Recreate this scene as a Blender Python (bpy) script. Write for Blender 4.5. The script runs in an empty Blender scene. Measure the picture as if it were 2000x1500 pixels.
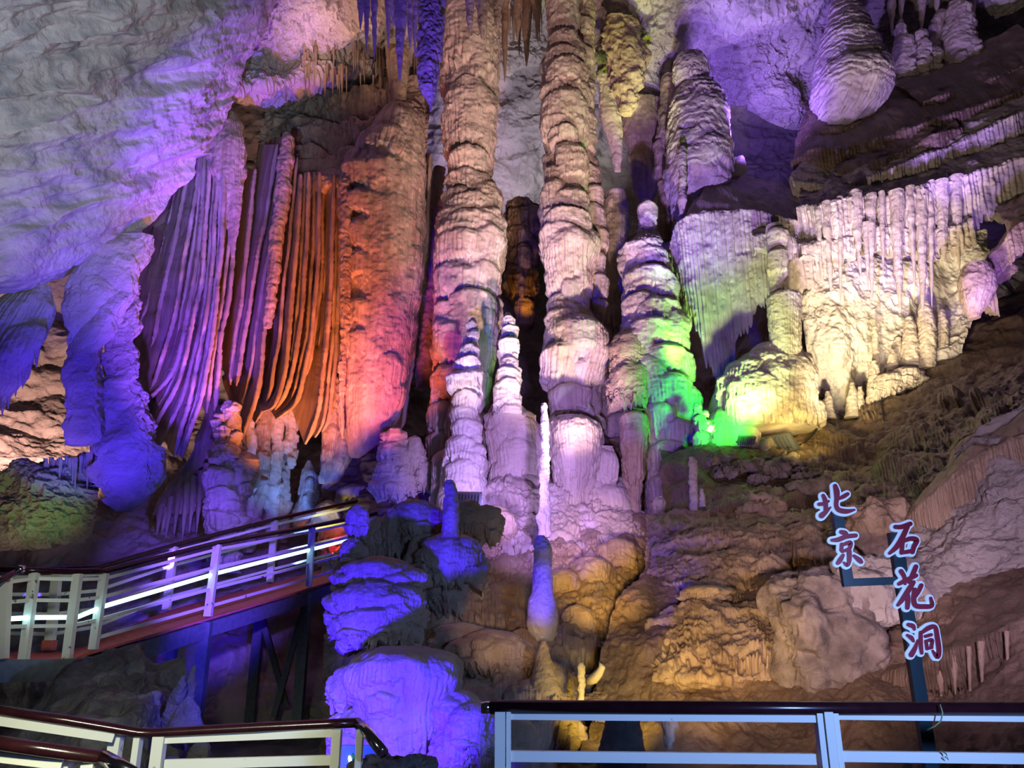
import bpy, math, random
import numpy as np
from mathutils import Vector

# ---------------------------------------------------------------- camera, world, exposure
SC = bpy.context.scene
COL = SC.collection
F = 1480.0                      # focal length in pixels of the 2000 x 1500 photograph
PITCH = math.radians(17.5)
EYE = np.array([0.0, 0.0, 1.55])
cam_d = bpy.data.cameras.new('camera')
cam_d.sensor_width = 36.0
cam_d.lens = 36.0 * F / 2000.0
cam_d.clip_end = 200
cam = bpy.data.objects.new('camera', cam_d)
cam.location = EYE
cam.rotation_euler = (math.radians(90) + PITCH, 0, 0)
COL.objects.link(cam)
SC.camera = cam
SC.view_settings.view_transform = 'Standard'
SC.view_settings.look = 'None'
SC.view_settings.gamma = 1.0
SC.view_settings.use_curve_mapping = False
SC.view_settings.exposure = 0.0
SC.cycles.max_bounces = 4
SC.cycles.diffuse_bounces = 2
SC.cycles.glossy_bounces = 2
SC.cycles.sample_clamp_indirect = 4.0
W = bpy.data.worlds.new('ambient_fill')  # dim ambient fill added in place of bounced light
SC.world = W
W.use_nodes = True
W.node_tree.nodes['Background'].inputs[0].default_value = (0.55, 0.48, 0.62, 1)
W.node_tree.nodes['Background'].inputs[1].default_value = 0.016

CP, SP = math.cos(PITCH), math.sin(PITCH)


def P(px, py, D):
    """A point D metres in front of the viewer (along the ground) on the sight line of a photo pixel."""
    px = np.asarray(px, float); py = np.asarray(py, float); D = np.asarray(D, float)
    x = (px - 1000) / F; y = -(py - 750) / F
    yw = CP - y * SP; zw = SP + y * CP
    k = D / yw
    return np.stack(np.broadcast_arrays(x * k + EYE[0], D + EYE[1], zw * k + EYE[2]), -1)


def MPP(py, D):
    """Metres per photo pixel at that place."""
    y = -(np.asarray(py, float) - 750) / F
    return np.asarray(D, float) / (CP - y * SP) / F


def PX(p):
    """Photo pixel on which a point falls."""
    p = np.asarray(p, float) - EYE
    zc = p[..., 1] * CP + p[..., 2] * SP; yc = -p[..., 1] * SP + p[..., 2] * CP
    return 1000 + F * p[..., 0] / zc, 750 - F * yc / zc


# ---------------------------------------------------------------- lamps that light the cave, plus a few added fills
def spot(name, loc, tgt, col, power, deg=60, blend=0.6, rad=0.12):
    l = bpy.data.lights.new(name, 'SPOT')
    l.color = col; l.energy = power; l.spot_size = math.radians(deg); l.spot_blend = blend
    l.shadow_soft_size = rad
    o = bpy.data.objects.new(name, l)
    o.location = loc
    d = Vector(tgt) - Vector(loc)
    o.rotation_euler = d.to_track_quat('-Z', 'Y').to_euler()
    COL.objects.link(o)
    return o


def point(name, loc, col, power, rad=0.1):
    l = bpy.data.lights.new(name, 'POINT')
    l.color = col; l.energy = power; l.shadow_soft_size = rad
    o = bpy.data.objects.new(name, l); o.location = loc
    COL.objects.link(o)
    return o

V = lambda px, py, D: tuple(P(px, py, D))
VIO, BLU, ORG, GRN, YEL, PNK, WHT = (.34, .12, 1), (.05, .012, 1), (1, .30, .10), (.04, 1, .06), (1, .72, .22), (1, .62, .60), (1, .86, .80)
# left ceiling: cool white wash and violet floods along the lip
spot('lamp_ceiling_wash', (-2.2, 1.5, 1.5), V(-20, 60, 10), (.50, .72, 1), 4600, 48, 1)
spot('lamp_ceiling_lip', V(350, 940, 12.8), V(415, 260, 15.2), (.18, .045, 1), 7500, 32, 1)
spot('lamp_ceiling_low', V(180, 960, 12.2), V(170, 440, 14.0), (.19, .05, 1), 1500, 42, 1)
spot('lamp_slab', V(60, 1200, 11.6), V(200, 740, 15.4), (.07, .025, 1), 3400, 50, .8)
spot('lamp_left_far', V(40, 960, 16.8), V(40, 760, 20), (1, .54, .44), 2000, 120, .8)
spot('lamp_left_green', V(150, 1090, 14.2), V(80, 975, 15.6), (.1, 1, .1), 45, 50, .8)
spot('lamp_left_warm', V(-60, 1200, 12), V(40, 930, 15.6), (1, .6, .4), 160, 50, .8)
# draperies
spot('lamp_drape_violet', V(290, 1130, 12.2), V(375, 620, 16.3), (.28, .09, 1), 4400, 34, .8)
spot('lamp_drape_orange', V(630, 1010, 14.0), V(560, 640, 16.7), (1, .25, .06), 2100, 66, .8)
spot('lamp_curtain_red', V(740, 960, 14.3), V(745, 600, 16.5), (1, .14, .07), 1100, 60, .8)
spot('lamp_drape_front', (-1.5, 6, 1.5), V(620, 560, 16.5), (1, .36, .18), 900, 16, .8)
# columns
spot('fill_columns_front', (2.2, 6.6, .9), V(1010, 260, 17), (1, .60, .53), 6200, 28, .8)  # added frontal fill, evens out the columns above the low lamps
spot('lamp_columns_left', V(890, 985, 12.6), V(990, 380, 17), (.95, .66, .66), 2000, 46, .9)
spot('lamp_columns_low', V(985, 1030, 12.4), V(960, 800, 15.8), (.60, .40, 1), 300, 90, .8)
spot('lamp_columns_violet', (1.0, 8.6, 3.3), V(1050, 940, 15.5), (.50, .28, 1), 1900, 50, .8)
spot('lamp_green', V(1466, 828, 14.0), V(1345, 770, 15.7), (.01, 1, .03), 330, 104, .6)
spot('lamp_green_high', V(1400, 850, 14.9), V(1225, 600, 16.6), (.04, 1, .015), 6500, 50, .8)
# upper right
spot('lamp_tower', V(1310, 860, 10.5), V(1375, 260, 17.3), (.42, .24, 1), 5200, 30, .8)
spot('lamp_vault', V(1470, 300, 16.6), V(1480, 90, 19), (.30, .15, 1), 1500, 90, .8)
spot('lamp_cone', V(1600, 900, 11.3), V(1720, 170, 17.5), (.66, .48, 1), 3600, 34, .8)
spot('lamp_shelf', (1.9, 7, 2.2), V(1740, 440, 15.4), (1, .80, .62), 1500, 36, .8)
spot('lamp_shelf_violet', V(1990, 660, 12), V(1800, 330, 15.6), (.36, .18, 1), 900, 70, .8)
spot('lamp_stump', V(1575, 885, 13.4), V(1550, 720, 15.4), (1, .78, .18), 230, 90, .8)
spot('lamp_white_rock', V(1650, 890, 13.0), V(1680, 600, 16), (1, .82, .46), 1500, 52, .8)
spot('lamp_pipes', V(1480, 880, 13.4), V(1420, 540, 15.8), (.74, 1, .36), 1000, 60, .8)
# top middle
spot('lamp_top', V(800, 900, 9.5), V(800, 30, 13), (.16, .07, 1), 5200, 17, .8)
spot('lamp_niche_top', V(600, 130, 15.7), V(680, 20, 16.6), (1, .62, .40), 130, 120, .9)
spot('lamp_back', V(1030, 420, 21.2), V(1010, 200, 24), (.92, .85, 1), 900, 100, .9)
spot('lamp_back_violet', V(845, 640, 20), V(850, 380, 24), VIO, 1200, 50, .9)
spot('lamp_yellow_rock', V(1300, 420, 15.5), V(1235, 120, 17.6), (.85, 1, .08), 1300, 32, .9)
# bottom
spot('lamp_blue', (-1.9, 5.2, .0), V(820, 1240, 8.8), (.035, .008, 1), 3600, 52, .3)
spot('lamp_gold', (.9, 6.5, 1.5), V(1165, 1110, 12.8), (1, .60, .16), 1500, 19, .7)
spot('lamp_small_yellow', V(1200, 1420, 8.4), V(1205, 1340, 9.5), (1, .72, .12), 60, 120, .8)
spot('lamp_slope', (1.4, 5.0, 1.0), V(1500, 1180, 9.5), (1, .66, .46), 430, 60, .9)
spot('lamp_slope_violet', (3.2, 3.9, 1.9), V(1800, 1060, 9.4), (.84, .60, .92), 620, 56, .9)
spot('lamp_rail', (2.6, 0.6, 1.9), V(1500, 1430, 3.75), (.24, .42, 1), 700, 70, .9)
spot('lamp_rail_left', (-1.6, 2.0, 2.4), V(300, 1460, 5), (.95, 1, .74), 420, 50, .9)
spot('lamp_walkway', (-3.4, 6.0, 3.0), V(90, 1190, 10.2), (.95, 1, .78), 240, 26, .9)
spot('lamp_walkway_violet', (-2.0, 6.0, 2.4), V(420, 1110, 12.5), (.20, .09, 1), 4800, 22, .7)
spot('fill_sign', (1.2, 1.6, 1.7), V(1740, 1130, 4.75), (1, .62, .70), 55, 36, .8)  # added fill, keeps the crimson faces from going black under blue light
spot('lamp_ceiling_warm', (-1.6, 4.0, 1.5), V(170, 180, 12.5), (1, .82, .76), 1700, 44, 1)
spot('fill_rock', (-5.0, 4.0, 2.6), V(230, 1360, 7.4), (.9, .92, 1), 90, 50, .8)  # added dim white fill that makes the dark rock visible
spot('lamp_rock_blue', (-1.9, 5.9, 1.7), V(372, 1390, 7.4), BLU, 420, 24, .8)
spot('lamp_pillars', V(590, 1110, 15.6), V(570, 900, 17.6), (.16, .30, 1), 520, 50, .8)
spot('lamp_red', V(655, 1080, 16.6), V(700, 990, 18.2), (1, .05, .03), 140, 110, .8)
spot('lamp_dome', V(640, 1060, 15.8), V(645, 960, 17.2), (1, .85, .1), 60, 70, .8)
spot('lamp_green_far', V(1400, 800, 14.6), V(1165, 480, 17), (.10, 1, .02), 3500, 16, .8)
spot('lamp_blue_finger', (-.35, 5.5, .7), V(1058, 1150, 10.4), BLU, 2600, 9, .6)
spot('lamp_trio', V(1900, 500, 13), V(1820, 90, 18.5), (.40, .24, 1), 1500, 26, .8)
spot('lamp_gold_slope', V(1330, 1440, 7.2), V(1390, 1150, 10), (1, .62, .20), 230, 70, .9)
spot('lamp_columns_right', V(1190, 1050, 12.2), V(1030, 340, 17), (1, .64, .55), 2700, 58, .9)
spot('lamp_shelf_low', V(1800, 790, 12.8), V(1760, 400, 15.6), (1, .80, .54), 1000, 75, .9)
spot('lamp_walkway_blue', (-1.6, 6.4, .4), V(420, 1270, 12.4), BLU, 2600, 16, .7)
spot('lamp_gap', V(1035, 620, 19.2), V(1018, 545, 20), (1, .40, .06), 45, 70, .8)
spot('lamp_brown', (.2, 5.2, 1.3), V(985, 1215, 11.0), (1, .64, .40), 480, 17, .9)
spot('lamp_stack', V(320, 1110, 13.4), V(450, 910, 16.2), (.14, .055, 1), 900, 30, .8)

# ---------------------------------------------------------------- noise
def _hash(ix, iy, iz, sd):
    h = (ix.astype(np.uint32) * np.uint32(374761393) + iy.astype(np.uint32) * np.uint32(668265263)
         + iz.astype(np.uint32) * np.uint32(2246822519) + np.uint32((sd * 3266489917) & 0xffffffff))
    h = (h ^ (h >> np.uint32(15))) * np.uint32(2246822519)
    h = (h ^ (h >> np.uint32(13))) * np.uint32(3266489917)
    h = h ^ (h >> np.uint32(16))
    return h.astype(np.float32) * np.float32(2.0 / 4294967295.0) - np.float32(1)


def vnoise(x, y, z, sd=0):
    x, y, z = np.broadcast_arrays(np.asarray(x, np.float32), np.asarray(y, np.float32), np.asarray(z, np.float32))
    fx, fy, fz = np.floor(x), np.floor(y), np.floor(z)
    ix, iy, iz = fx.astype(np.int64), fy.astype(np.int64), fz.astype(np.int64)
    u, v, w = x - fx, y - fy, z - fz
    u = u * u * u * (u * (u * 6 - 15) + 10); v = v * v * v * (v * (v * 6 - 15) + 10); w = w * w * w * (w * (w * 6 - 15) + 10)
    r = 0
    for dx in (0, 1):
        for dy in (0, 1):
            for dz in (0, 1):
                wt = (u if dx else 1 - u) * (v if dy else 1 - v) * (w if dz else 1 - w)
                r = r + wt * _hash(ix + dx, iy + dy, iz + dz, sd)
    return r


def fbm(p, scale, octv=4, sd=0, gain=0.5, stretch=(1, 1, 1)):
    """Fractal noise of points p, feature size in metres."""
    a, r, f = 1.0, 0, 1.0 / scale
    for k in range(octv):
        r = r + a * vnoise(p[..., 0] * f / stretch[0] + 7.3 * k, p[..., 1] * f / stretch[1] + 3.1 * k,
                           p[..., 2] * f / stretch[2] + 1.7 * k, sd + k * 17)
        a *= gain; f *= 2.03
    return r


def h1(k, sd=0):
    k = np.asarray(k).astype(np.int64)
    return _hash(k, k * 0 + 11, k * 0 + 5, sd) * 0.5 + 0.5


def sstep(a, b, x):
    t = np.clip((x - a) / (b - a), 0, 1)
    return t * t * (3 - 2 * t)


def flute(U, V, wl, sd=0, wob=0.6):
    """Ridges running down a surface: U across, V down.  Returns ridge height 0..1 and the ridge number."""
    ph = U / wl + wob * 1.5 * vnoise(U / (wl * 2.6), V / (wl * 14), 0.5, sd) + .12 * vnoise(U / (wl * .9), V / (wl * 1.6), 2.5, sd + 1)
    k = np.floor(ph)
    t = ph - k
    r = np.clip(1 - (2 * t - 1) ** 2, 0, 1) ** 0.6 * (0.35 + 0.65 * h1(k, sd + 3)) * (.8 + .35 * vnoise(U / (wl * 5), V / (wl * 5), 7.5, sd + 2))
    return r, k


# ---------------------------------------------------------------- mesh building
class Acc:
    def __init__(s):
        s.v = []; s.q = []; s.n = 0

    def grid(s, pts, wrap=False):
        a, b = pts.shape[:2]
        idx = np.arange(a * b).reshape(a, b) + s.n
        if wrap:
            idx = np.concatenate([idx, idx[:, :1]], 1)
        q = np.stack([idx[:-1, :-1], idx[1:, :-1], idx[1:, 1:], idx[:-1, 1:]], -1).reshape(-1, 4)
        s.v.append(pts.reshape(-1, 3)); s.q.append(q); s.n += a * b
        return s

    def raw(s, v, q):
        s.v.append(np.asarray(v, float)); s.q.append(np.asarray(q) + s.n); s.n += len(v)
        return s

    def box(s, c, half, ax=None):
        c = np.asarray(c, float)
        ax = np.eye(3) if ax is None else np.asarray(ax, float)
        sg = np.array([[-1, -1, -1], [1, -1, -1], [1, 1, -1], [-1, 1, -1], [-1, -1, 1], [1, -1, 1], [1, 1, 1], [-1, 1, 1]], float)
        v = c + (sg * np.asarray(half)) @ ax
        return s.raw(v, [[3, 2, 1, 0], [4, 5, 6, 7], [0, 1, 5, 4], [1, 2, 6, 5], [2, 3, 7, 6], [3, 0, 4, 7]])

    def bar(s, a, b, w, h, up=(0, 0, 1)):
        """Rectangular bar from a to b; h along up, w across."""
        a = np.asarray(a, float); b = np.asarray(b, float)
        d = b - a; L = np.linalg.norm(d); d = d / L
        side = np.cross(d, up); side /= np.linalg.norm(side)
        u = np.cross(side, d)
        return s.box((a + b) / 2, (L / 2, w / 2, h / 2), [d, side, u])

    def tube(s, pts, r, n=12, flat=1.0):
        pts = np.asarray(pts, float)
        r = np.broadcast_to(np.asarray(r, float), (len(pts),))
        t = np.gradient(pts, axis=0); t /= np.linalg.norm(t, axis=1)[:, None] + 1e-9
        ref = np.array([0, 0, 1.0]) if abs(t[0][2]) < 0.9 else np.array([0, 1.0, 0])
        sd = np.cross(t, ref); sd /= np.linalg.norm(sd, axis=1)[:, None] + 1e-9
        up = np.cross(sd, t)
        a = np.linspace(0, 2 * np.pi, n, endpoint=False)
        ring = pts[:, None] + r[:, None, None] * (np.cos(a)[None, :, None] * sd[:, None] + flat * np.sin(a)[None, :, None] * up[:, None])
        ring = np.concatenate([np.repeat(pts[:1, None], n, 1), ring, np.repeat(pts[-1:, None], n, 1)], 0)
        return s.grid(ring, True)


def put(name, acc, mat, parent=None, smooth=True, label=None, cat=None, group=None, kind=None, base=None):
    v = np.concatenate(acc.v); q = np.concatenate(acc.q)
    if base is None:
        if parent is not None:
            base = np.zeros(3)
        else:
            lo, hi = v.min(0), v.max(0)
            base = np.array([(lo[0] + hi[0]) / 2, (lo[1] + hi[1]) / 2, lo[2]])
    base = np.asarray(base, float)
    off = base
    if parent is not None:
        off = np.zeros(3); a = parent
        while a is not None:
            off = off + np.array(a.location); a = a.parent
    v = v - off
    me = bpy.data.meshes.new(name)
    me.vertices.add(len(v)); me.vertices.foreach_set('co', v.astype(np.float32).ravel())
    me.loops.add(q.size); me.loops.foreach_set('vertex_index', q.astype(np.int32).ravel())
    me.polygons.add(len(q))
    me.polygons.foreach_set('loop_start', np.arange(0, q.size, 4, dtype=np.int32))
    me.polygons.foreach_set('loop_total', np.full(len(q), 4, np.int32))
    me.polygons.foreach_set('use_smooth', np.full(len(q), smooth))
    me.update(calc_edges=True)
    me.validate()
    me.materials.append(mat)
    o = bpy.data.objects.new(name, me)
    COL.objects.link(o)
    if parent is None:
        o.location = base
    else:
        o.parent = parent
    tag(o, label, cat, group, kind)
    return o


def tag(o, label=None, cat=None, group=None, kind=None):
    if label: o['label'] = label
    if cat: o['category'] = cat
    if group: o['group'] = group
    if kind: o['kind'] = kind
    return o


def thing(name, loc, label, cat, group=None):
    o = bpy.data.objects.new(name, None)
    o.empty_display_size = 0.1
    o.location = loc
    COL.objects.link(o)
    return tag(o, label, cat, group)


def smooth1(a, n):
    if n < 2: return a
    k = np.ones(n) / n
    p = np.concatenate([np.full(n, a[0]), a, np.full(n, a[-1])])
    return np.convolve(p, k, 'same')[n:-n]


def lobefield(U, V, lobes, wl, sd, fa=0.5):
    """Overlapping flowstone lobes: rounded cap, fluted skirt, ragged lower hem.  All in photo-pixel units.
    lobe = (u, v_top, width, height, bulge)"""
    d = np.zeros_like(U)
    vmin, vmax = V.min(1), V.max(1)
    for i, L in enumerate(lobes):
        lu, lv, w, h, pr = L[:5]
        pr = pr * 1.9
        arch = L[5] if len(L) > 5 else 0.35
        hit = np.nonzero((vmax > lv - 2) & (vmin < lv + h * (1 + arch) + 4))[0]
        if len(hit) < 2: continue
        r0, r1 = hit[0], hit[-1] + 1
        if r1 - r0 < 2: continue
        u = (U[r0:r1] - lu) / (w * 0.5); vv = V[r0:r1]
        m = np.abs(u) < 1
        if not m.any(): continue
        fl, k = flute(U[r0:r1], vv, wl, sd + i)
        uu = u + 0.10 * vnoise(vv / 17, u * 3, 0.3, sd + i)
        top = lv + arch * w * 0.5 * uu * uu * 0.9 + 2.5 * vnoise(U[r0:r1] / 9, 0, 0, sd + i)
        v = (vv - top) / h
        vb = 0.70 + 0.30 * h1(k, sd + i + 50) * (0.35 + 0.65 * fl)
        e = np.sqrt(np.clip(1 - uu * uu, 0, 1))
        c = np.clip(v / 0.24, 0, 1)
        cap = np.sqrt(np.clip(1 - (1 - c) ** 2, 0, 1))
        body = cap * (1 - 0.42 * np.clip((v - 0.24) / 0.76, 0, 1))
        hem = 1 - sstep(vb - 0.03, vb + 0.05, v)
        q = pr * e ** 0.8 * body * hem * (v > 0)
        q = q + (1.6 + pr * fa * .5) * (fl - 0.55) * sstep(0.10, 0.40, v) * hem * e * (v > 0)
        d[r0:r1] = np.where(m, np.maximum(d[r0:r1], q), d[r0:r1])
    return d


def loft(acc, rows, D, asp=1.0, step=1.4, lobes=(), auto=None, fl=(9, 1.6), rough=(3.0, 22), fine=(1.0, 6), sd=0, sm=9, rings=(0, 14), lean=0.0, wl=None, sq=1.0, rag=0.0):
    """A standing or hanging stone body: rows of (pixel row, left, right[, distance]) top to bottom."""
    R = np.array([list(r[:3]) + [r[3] if len(r) > 3 else D] for r in rows], float)
    py = np.arange(R[0, 0], R[-1, 0] + step * 0.5, step)
    n = max(1, int(sm / step))
    xl = smooth1(np.interp(py, R[:, 0], R[:, 1]), n); xr = smooth1(np.interp(py, R[:, 0], R[:, 2]), n)
    Dr = smooth1(np.interp(py, R[:, 0], R[:, 3]), n)
    c = (xl + xr) / 2; r = np.maximum((xr - xl) / 2, 0.3)
    C = P(c, py, Dr); mp = MPP(py, Dr)
    nth = int(np.clip(2 * np.pi * r.max() / (step * 1.15), 20, 900))
    phi = np.linspace(-np.pi, np.pi, nth, endpoint=False)
    PH = phi[None, :] + 0 * py[:, None]; V = py[:, None] + 0 * PH
    RR = r[:, None]
    Rref = r.max()
    U = PH * RR
    wl = wl or fl[0]
    lb = []
    for L in lobes:
        j = int(np.clip((L[1] + 0.3 * L[3] - py[0]) / step, 0, len(py) - 1))
        s = np.clip((L[0] - c[j]) / r[j], -0.97, 0.97)
        lb.append((math.asin(s) * r[j],) + tuple(L[1:]))
    rg = random.Random(sd)
    if auto:
        for _ in range(auto['n']):
            j = rg.randrange(len(py)); t = rg.random()
            w = auto['w'][0] + (auto['w'][1] - auto['w'][0]) * t
            h = auto['h'][0] + (auto['h'][1] - auto['h'][0]) * (0.6 * t + 0.4 * rg.random())
            p_ = auto['p'][0] + (auto['p'][1] - auto['p'][0]) * t
            lb.append((rg.uniform(-1, 1) * 2.3 * r[j], py[j], w, h, p_, rg.uniform(0.1, 0.7)))
    d = lobefield(U, V, lb, wl, sd) if lb else np.zeros_like(U)
    f, _ = flute(PH * Rref, V, fl[0], sd + 91)
    endf = np.clip(RR / (0.35 * Rref), 0, 1)
    fg = 1.0 if not rag else (0.35 + 1.5 * sstep(.15, .9, (V - py[0]) / (py[-1] - py[0])))
    d = d + fl[1] * (f - 0.5) * endf * fg
    pos = np.stack([C[:, None, 0] + RR * mp[:, None] * np.sin(PH), C[:, None, 1] - RR * mp[:, None] * np.cos(PH), C[:, None, 2] + 0 * PH], -1)
    mm = float(mp.mean())
    d = d + endf * (rough[0] * fbm(pos, rough[1] * mm, 3, sd) + fine[0] * fbm(pos, fine[1] * mm, 2, sd + 9))
    if rings[0]:
        ph = V / rings[1] + 0.9 * vnoise(U / 40, V / 30, 0, sd + 4) + 0.25 * vnoise(U / 9, V / 9, 0, sd + 5)
        t = ph - np.floor(ph)
        d = d + rings[0] * endf * (t ** 0.5 - 0.5) * (0.4 + 0.6 * h1(np.floor(ph), sd + 8))
    rad = np.maximum(RR + d * np.clip(RR / 6, 0, 1), 0.2) * mp[:, None]
    sx, cx_ = np.sin(PH), np.cos(PH)
    if sq != 1.0:
        sx = np.sign(sx) * np.abs(sx) ** sq; cx_ = np.sign(cx_) * np.abs(cx_) ** sq
    zz = C[:, None, 2] + 0 * PH
    if rag:
        tt = (V - py[0]) / (py[-1] - py[0])
        _, kk = flute(PH * Rref, V * 0 + py[-1], fl[0], sd + 91)
        fb, _ = flute(PH * Rref, V * 0 + py[-1], fl[0], sd + 91)
        up = rag * (1 - (0.25 + 0.75 * h1(kk, sd + 33)) * (0.25 + 0.75 * fb)) * sstep(.35, 1, tt)
        up = up + 0.35 * rag * vnoise(PH * 1.6, 0.5, 0.5, sd + 44) * sstep(.3, 1, tt)
        zz = zz + up * (py[-1] - py[0]) * mm
    pts = np.stack([C[:, None, 0] + rad * sx, C[:, None, 1] - rad * asp * cx_, zz], -1)
    acc.grid(pts, True)
    # close both ends
    for row, flip in ((pts[0], False), (pts[-1], True)):
        m = row.mean(0)
        two = np.stack([np.repeat(m[None], nth, 0), row]) if not flip else np.stack([row, np.repeat(m[None], nth, 0)])
        acc.grid(two, True)
    return acc


PROF = [(0, .04), (.015, .28), (.04, .46), (.08, .62), (.14, .78), (.22, .91), (.32, .99), (.42, 1.0), (.6, .97), (.8, .90), (1.0, .78)]
STAL = [(0, .10), (.015, .3), (.04, .42), (.10, .52), (.3, .68), (.6, .84), (.9, .97), (1.0, 1.0)]


def blob(acc, px, top, w, h, D, sd=0, prof=PROF, lean=0, **k):
    rows = [(top + t * h, px + lean * t - 0.5 * w * s, px + lean * t + 0.5 * w * s) for t, s in prof]
    kw = dict(auto=dict(n=int(7 + w * h / 500), w=(w * .22, w * .55), h=(h * .18, h * .45), p=(w * .035, w * .085)), fl=(5.5, 4.2), wl=5.5, rough=(w * .05, w * .33), fine=(1.5, 6), sm=3, rag=.42, asp=.6)
    kw.update(k)
    return loft(acc, rows, D, sd=sd, **kw)


def stalactite(acc, px, top, w, h, D, sd=0, lean=0, **k):
    rg = random.Random(sd * 7 + 1)
    b = rg.uniform(.5, .75)
    prof = [(0, 1), (.2, .86), (.45, .66), (.7, .45 * (.8 + .4 * b)), (.88, .26), (.97, .13), (1, .04)]
    rows = [(top + t * h, px + lean * t - 0.5 * w * s, px + lean * t + 0.5 * w * s) for t, s in prof]
    kw = dict(fl=(max(3, w * .22), w * .05), rough=(w * .07, w * .9), fine=(w * .02, 5), sm=5)
    kw.update(k)
    return loft(acc, rows, D, sd=sd, **kw)


def cr(a, n):
    """Catmull-Rom resample of control rows a[k, ...] to n rows."""
    k = len(a)
    t = np.linspace(0, k - 1, n)
    i = np.minimum(t.astype(int), k - 2); u = (t - i)
    g = lambda j: a[np.clip(j, 0, k - 1)]
    u = u.reshape((-1,) + (1,) * (a.ndim - 1))
    p0, p1, p2, p3 = g(i - 1), g(i), g(i + 1), g(i + 2)
    return 0.5 * (2 * p1 + (p2 - p0) * u + (2 * p0 - 5 * p1 + 4 * p2 - p3) * u * u + (3 * p1 - p0 - 3 * p2 + p3) * u ** 3)


def normals(p):
    a = np.gradient(p, axis=0); b = np.gradient(p, axis=1)
    n = np.cross(a, b); n /= np.linalg.norm(n, axis=-1)[..., None] + 1e-9
    s = np.sign((n * (EYE - p)).sum(-1).mean())
    return n * s


def sheet(acc, net, nu, nv, disp, back=0.0, lobes=(), lwl=8, sd=0):
    """A rock face through a net of (pixel x, pixel y, distance) points; disp(points, x, y) gives relief in metres."""
    net = np.array(net, float)
    g = cr(cr(net, nv).swapaxes(0, 1), nu).swapaxes(0, 1)
    p = P(g[..., 0], g[..., 1], g[..., 2])
    n = normals(p)
    d = disp(p, g[..., 0], g[..., 1])
    if len(lobes):
        mp = MPP(g[..., 1], g[..., 2])
        order = np.arange(nv)
        d = d + lobefield(g[..., 0], g[..., 1], lobes, lwl, sd) * mp
    acc.grid(p + n * d[..., None])
    return acc


def terrace(acc, rim, back=1.2, up=40, drop=1.0, wl=9, out=0.10, icic=0.6, under=0.35, sd=0, step=1.5, topr=0.03, scal=(0.5, 0.12), rnd=0.12, taper=0.15):
    """A flowstone ledge along a rim of (pixel x, pixel y, distance[, drop]) points: top, rounded lip, fluted hanging front."""
    R = np.array([list(r[:3]) + [r[3] if len(r) > 3 else drop] for r in rim], float)
    Lpx = np.abs(np.diff(R[:, 0])).sum() + np.abs(np.diff(R[:, 1])).sum() * .5
    n = int(max(12, Lpx / step))
    g = cr(R, n)
    pr = P(g[:, 0], g[:, 1], g[:, 2]); mp = float(MPP(g[:, 1], g[:, 2]).mean())
    t = np.gradient(pr, axis=0); o = np.stack([t[:, 1], -t[:, 0], 0 * t[:, 0]], -1)
    if (o * (EYE - pr)).sum() < 0: o = -o
    o = np.stack([smooth1(o[:, 0], n // 5), smooth1(o[:, 1], n // 5), 0 * o[:, 0]], 1)
    o /= np.linalg.norm(o, axis=1)[:, None] + 1e-9
    s = np.concatenate([[0], np.cumsum(np.linalg.norm(np.diff(pr, axis=0), axis=1))])
    wm = wl * mp
    zero = 0 * s
    rise = P(g[:, 0], g[:, 1] - up, g[:, 2] + back)[:, 2] - pr[:, 2]
    fl, k = flute(s, zero, wm, sd)
    hh = h1(k, sd + 5)
    dl = g[:, 3] * (1 - icic + icic * (0.25 + 0.75 * hh) * (0.3 + 0.7 * fl)) * (0.85 + 0.3 * vnoise(s / 0.7, 0, 0, sd + 2))
    bul = scal[1] * vnoise(s / scal[0], 0.3, 0, sd + 7)
    nt, nr, nf, nu = 34, 10, max(20, int(float(g[:, 3].mean()) / mp / 2.2)), 6
    out_l, dz_l, wf_l = [], [], []
    q = np.linspace(1, 0, nt, endpoint=False)
    for a in q:
        out_l.append(-back * a - rnd + zero); dz_l.append(rise * (a ** .85) + zero); wf_l.append(0.12 * (1 - a))
    for a in np.linspace(0, np.pi / 2, nr, endpoint=False):
        out_l.append(-rnd + rnd * math.sin(a) + zero); dz_l.append(-rnd * (1 - math.cos(a)) + zero); wf_l.append(0.15 + 0.6 * a / 1.57)
    for a in np.linspace(0, 1, nf):
        out_l.append(-taper * a * dl); dz_l.append(-rnd - dl * a); wf_l.append(1 - 0.75 * a ** 3)
    for a in np.linspace(0, 1, nu + 1)[1:]:
        out_l.append(-taper * dl - under * a); dz_l.append(-rnd - dl * (1 - .25 * a)); wf_l.append(0.25 * (1 - a))
    O = np.array(out_l); Z = np.array(dz_l); WF = np.array(wf_l)[:, None]
    pos = pr[None] + o[None] * O[..., None]; pos[..., 2] += Z
    d = out * (fl[None] - 0.45) * WF + bul[None] * np.clip(WF * 1.5 + .25, 0, 1)
    d = d + 0.035 * fbm(pos, 0.25, 3, sd + 3) + 0.012 * fbm(pos, 0.06, 2, sd + 6)
    pos = pos + o[None] * d[..., None]
    pos[..., 2] += topr * fbm(pos, 0.3, 3, sd + 13) * (1 - WF) * 2
    acc.grid(pos)
    return acc


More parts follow.
